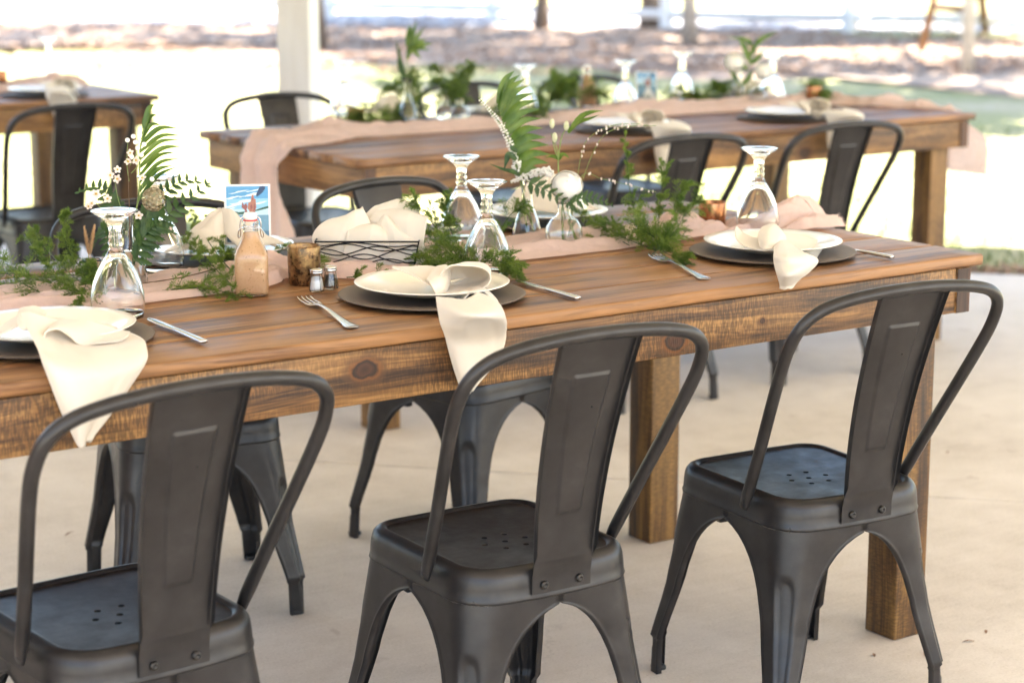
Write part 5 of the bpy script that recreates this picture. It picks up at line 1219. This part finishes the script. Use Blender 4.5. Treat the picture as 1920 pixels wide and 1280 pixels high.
SPR = [
 # left clump
 ([PX(175, 560), PX(120, 530, .03), PX(80, 490, .04), PX(45, 440, .03)], 'left asparagus fern leaning away from the goblet to the upper left', 1.3, .055),
 ([PX(185, 565), PX(120, 545, .012), PX(60, 545, .01), PX(-20, 555, .01)], 'left asparagus fern lying flat to the photo edge', 1.2, .05),
 ([PX(150, 500), P3(128, 470, gz(140, 530)), P3(118, 430, gz(140, 530)), P3(122, 395, gz(140, 530))], 'left asparagus fern standing upright before the chair back', 1.0, .035),
 ([PX(190, 520, .03), PX(178, 500, .05), PX(162, 530, .03), PX(150, 575, .008)], 'left asparagus fern drooping beside the goblet over the runner', 1.5, .035),
 ([PX(100, 560), PX(40, 530, .04), PX(0, 500, .05), PX(-30, 470, .05)], 'left asparagus fern at the photo edge', 1.2, .06),
 ([PX(200, 545), PX(140, 520, .02), PX(90, 470, .03), PX(60, 430, .06)], 'left asparagus fern behind the others, tall and loose', 1.0, .05),
 # middle clump
 ([PX(440, 540), PX(410, 510, .03), PX(380, 480, .05), PX(345, 450, .05)], 'middle asparagus fern arching left of the dressing bottle', 1.2, .04),
 ([PX(445, 520), PX(410, 480, .05), PX(375, 430, .05), PX(350, 395, .04)], 'middle asparagus fern thin tip pointing to the goblet', .7, .022),
 ([PX(440, 500), PX(420, 470, .04), PX(400, 430, .06), PX(392, 412, .06)], 'middle asparagus fern upright against the photo print', .9, .025),
 ([PX(300, 545), PX(360, 540, .012), PX(410, 545, .01), PX(440, 555, .008)], 'middle asparagus fern lying on the runner before the bottle', .9, .04),
 ([PX(560, 510, .01), PX(600, 498, .02), PX(560, 470, .03), PX(520, 470, .03)], 'asparagus fern tucked behind the gold votive', .8, .04),
 ([PX(650, 520), PX(700, 518, .008), PX(740, 518, .01), PX(790, 512, .01)], 'asparagus fern lying under the wire basket', 1.2, .03),
 # centre clump
 ([PX(905, 505), PX(865, 490, .03), PX(830, 465, .05), PX(800, 440, .05)], 'centre asparagus fern spilling left toward the basket', 1.8, .055),
 ([PX(900, 510), PX(850, 505, .02), PX(815, 498, .02), PX(785, 490, .02)], 'centre asparagus fern low beside the basket corner', 1.8, .05),
 ([PX(890, 500), P3(860, 460, RB), P3(842, 420, RB), P3(836, 365, RB)], 'centre asparagus fern rising in front of the goblets', 1.3, .045),
 ([PX(880, 500), PX(910, 490, .04), PX(940, 492, .04), PX(970, 502, .02)], 'centre asparagus fern lying across the goblet bowl', 1.3, .045),
 ([PX(930, 515), PX(945, 505, .02), PX(958, 508, .02), PX(975, 515, .01)], 'centre asparagus fern in front of the goblet base', .9, .03),
 ([PX(870, 495), P3(820, 430, RB), P3(790, 395, RB), P3(770, 375, RB)], 'centre asparagus fern feathery tip over the basket', .7, .045),
 ([PX(930, 470), P3(940, 430, RB, .15), P3(960, 400, RB, .15), P3(975, 395, RB, .15)], 'centre asparagus fern pale spray behind the goblet stem', .7, .05),
 # right clump
 ([PX(1230, 470), P3(1200, 420, gz(1200, 450)), P3(1180, 350, gz(1200, 450)), P3(1172, 245, gz(1200, 450))], 'tallest right asparagus fern standing straight up', 1.0, .028),
 ([PX(1240, 470), P3(1235, 420, gz(1240, 455)), P3(1240, 360, gz(1240, 455)), P3(1245, 315, gz(1240, 455))], 'right asparagus fern upright, second tallest', 1.2, .04),
 ([PX(1220, 480), PX(1260, 440, .05), P3(1290, 395, gz(1260, 450)), P3(1318, 368, gz(1260, 450))], 'right asparagus fern leaning over the copper votive', 1.4, .05),
 ([PX(1260, 470), PX(1220, 440, .05), PX(1190, 420, .06), P3(1195, 370, gz(1200, 445))], 'right asparagus fern bushy in the middle of the clump', 1.5, .05),
 ([PX(1230, 470), PX(1180, 450, .02), PX(1140, 430, .03), PX(1090, 405, .04)], 'right asparagus fern trailing left to the round vase', 1.4, .045),
 ([PX(1210, 440), PX(1230, 455, .03), PX(1250, 475, .02), PX(1282, 488, .008)], 'right asparagus fern trailing down beside the fork', 1.4, .035),
 ([PX(1180, 460), PX(1150, 445, .015), PX(1110, 440, .012), PX(1080, 455, .01)], 'right asparagus fern lying low on the runner', 1.0, .04),
 ([PX(1240, 475), P3(1270, 430, gz(1250, 455)), P3(1265, 385, gz(1250, 455)), P3(1285, 350, gz(1250, 455))], 'right asparagus fern behind the votive, soft and full', 1.3, .05),
]
for i, (pts, lab, dn, L) in enumerate(SPR): sprig(pts, lab, 100+i, dn, L)
mbx = MB()
for tl, pts in zip(('highest', 'second', 'lowest', 'rightmost'), ([PX(0, 512, .012), PX(90, 520, .014), PX(190, 560, .012)], [PX(0, 535, .012), PX(100, 515, .02), PX(175, 520, .02)], [PX(30, 560, .012), PX(110, 560, .014), PX(175, 555, .012)], [PX(260, 532, .02), PX(340, 520, .02), PX(420, 500, .03)])):
    tag(obj('twig', tube(cr(pts, 24)-pts[0], .0011, 5), M['brownstem'], loc=pts[0]), tl+' thin dark twig lying among the left ferns', 'twig', 'twigs on the front table')

# --- greenery and flowers of the second table
def bushy(px, py, n, label, seed, h=.12, w=.12):
    base = gz(px, py, Z1); rg = random.Random(seed); first = None
    for k in range(n):
        a = rg.uniform(0, 6.28); q = base+np.array([rg.uniform(-w, w), rg.uniform(-.05, .05), .006]); e = q+np.array([math.cos(a)*w*.8, math.sin(a)*.07, rg.uniform(.2, 1)*h])
        t = sprig([q, (q+e)/2+[0, 0, h*.25], e], label, seed*50+k, .8, .075, 'greenery_bunch', group='greenery bunches on the second table', needle=.009, wid=.0008)
        if first is None: first = t
        else:
            for ch in list(t.children): ch.parent = first; ch.location = t.location-first.location
            bpy.data.objects.remove(t)
bushy(830, 225, 9, 'bunch of feathery greenery left of the palm vase mouth, second table', 3, .17, .13)
bushy(1070, 205, 7, 'bunch of feathery greenery round the second table bottle', 4, .10, .12)
bushy(1340, 195, 6, 'low greenery bunch between the goblets of the second table', 5, .05, .14)
bushy(1500, 197, 2, 'small greenery bunch beside the right copper votive, second table', 6, .05, .06)
bushy(730, 236, 5, 'greenery bunch under the second table basket', 7, .04, .10)
bushy(960, 232, 3, 'greenery bunch lying low on the second runner, mid table', 8, .03, .12)
V2 = gz(765, 238); vase('cone', V2, 'tall vase with a palm tip on the second table', 1.15)
pt = plant('palm_leaf', 'palm tip standing tall in the second table vase', 'leaf', V2+[0, 0, .05], 'cut leaves and stems in the vases'); O = np.array(pt.location)
obj('stem', stem([P3(765, 235, V2)-O, P3(765, 160, V2)-O, P3(762, 110, V2)-O], .0022), M['stem'], pt)
for i, (tx, ty) in enumerate([(782, 38), (795, 52), (800, 72), (812, 82), (806, 95), (790, 112), (770, 45), (776, 60)]):
    b_ = P3(764, 112-i*4, V2); tip = P3(tx, ty, V2, .03*math.sin(i)); obj('leaflet', ribbon([b_-O, (b_+tip)/2-O+[0, 0, .01], tip-O], .009, up=-CAMN), M['palm'], pt)
for pts in ([(760, 150), (750, 110), (742, 72)], [(758, 150), (748, 120), (752, 85)]): obj('leaflet', ribbon([P3(*p, ref=V2)-O for p in pts], .007, up=-CAMN), M['fernleaf'], pt)
for k, (px, py, lab) in enumerate(((835, 232, 'round vase at left on the second table'), (862, 236, 'second round vase at left on the second table'), (1420, 200, 'small vase beside the white rose on the second table'))):
    vase('round', gz(px, py), lab, .9)
V3 = gz(1383, 198); vase('cone', V3, 'vase holding a white rose on the second table', 1.0)
rf = plant('rose', 'white rose bloom high on the second table', 'flower', V3+[0, 0, .05], 'blooms on the second table'); O = np.array(rf.location); c3 = P3(1378, 112, V3); ranunculus(c3-ax*.016, .040, ax, rf, O); obj('stem', stem([P3(1383, 190, V3)-O, P3(1380, 140, V3)-O, c3-O], .0022), M['stem'], rf)
rf = plant('rose', 'smaller white bloom low right of the rose on the second table', 'flower', V3+[.05, 0, .05], 'blooms on the second table'); O = np.array(rf.location); c3 = P3(1432, 128, V3); ranunculus(c3-ax*.016, .034, ax, rf, O); obj('stem', stem([P3(1395, 190, V3)-O, P3(1415, 150, V3)-O, c3-O], .002), M['stem'], rf)
lt = plant('leaf_sprig', 'leafy green sprig above the white rose on the second table', 'leaf', V3+[0, 0, .05], 'cut leaves and stems in the vases'); O = np.array(lt.location)
obj('stem', stem([P3(1388, 190, V3)-O, P3(1402, 130, V3)-O, P3(1410, 80, V3)-O], .0018), M['stem'], lt)
for pts, wd in (([(1405, 115), (1396, 90), (1385, 70)], .011), ([(1406, 105), (1415, 90), (1420, 72)], .010), ([(1405, 120), (1422, 108), (1432, 95)], .010), ([(1408, 95), (1430, 72), (1458, 60)], .009), ([(1400, 130), (1388, 120), (1370, 128)], .009), ([(1390, 165), (1375, 140), (1358, 110)], .009), ([(1407, 88), (1400, 75), (1362, 70)], .008), ([(1392, 160), (1405, 145), (1412, 130)], .010)):
    obj('leaf', ribbon([P3(*p, ref=V3)-O for p in pts], wd, up=-CAMN), M['palm'], lt)
# a few dry bits on the floor
for i, (px, py) in enumerate(((1850, 1184), (1815, 1203), (1778, 848), (132, 1000), (1640, 1228), (1735, 1225), (1000, 1130))):
    p = gz(px, py, .001); a = rnd.uniform(0, 3); L = rnd.uniform(.008, .02)
    tag(obj('dry_leaf_bit', ribbon([(-L*math.cos(a), -L*math.sin(a), 0), (0, .002, .003), (L*math.cos(a), L*math.sin(a), .001)], .003), M['deadleaf'], loc=p), 'dry leaf bit on the concrete, '+['right of the near table leg', 'by the near table leg foot', 'far right of the right-hand chair seat', 'left of the far chair legs', 'under the right-hand chair', 'between the right-hand chair legs', 'between the second and third chairs'][i], 'leaf', 'dry leaf bits on the floor')
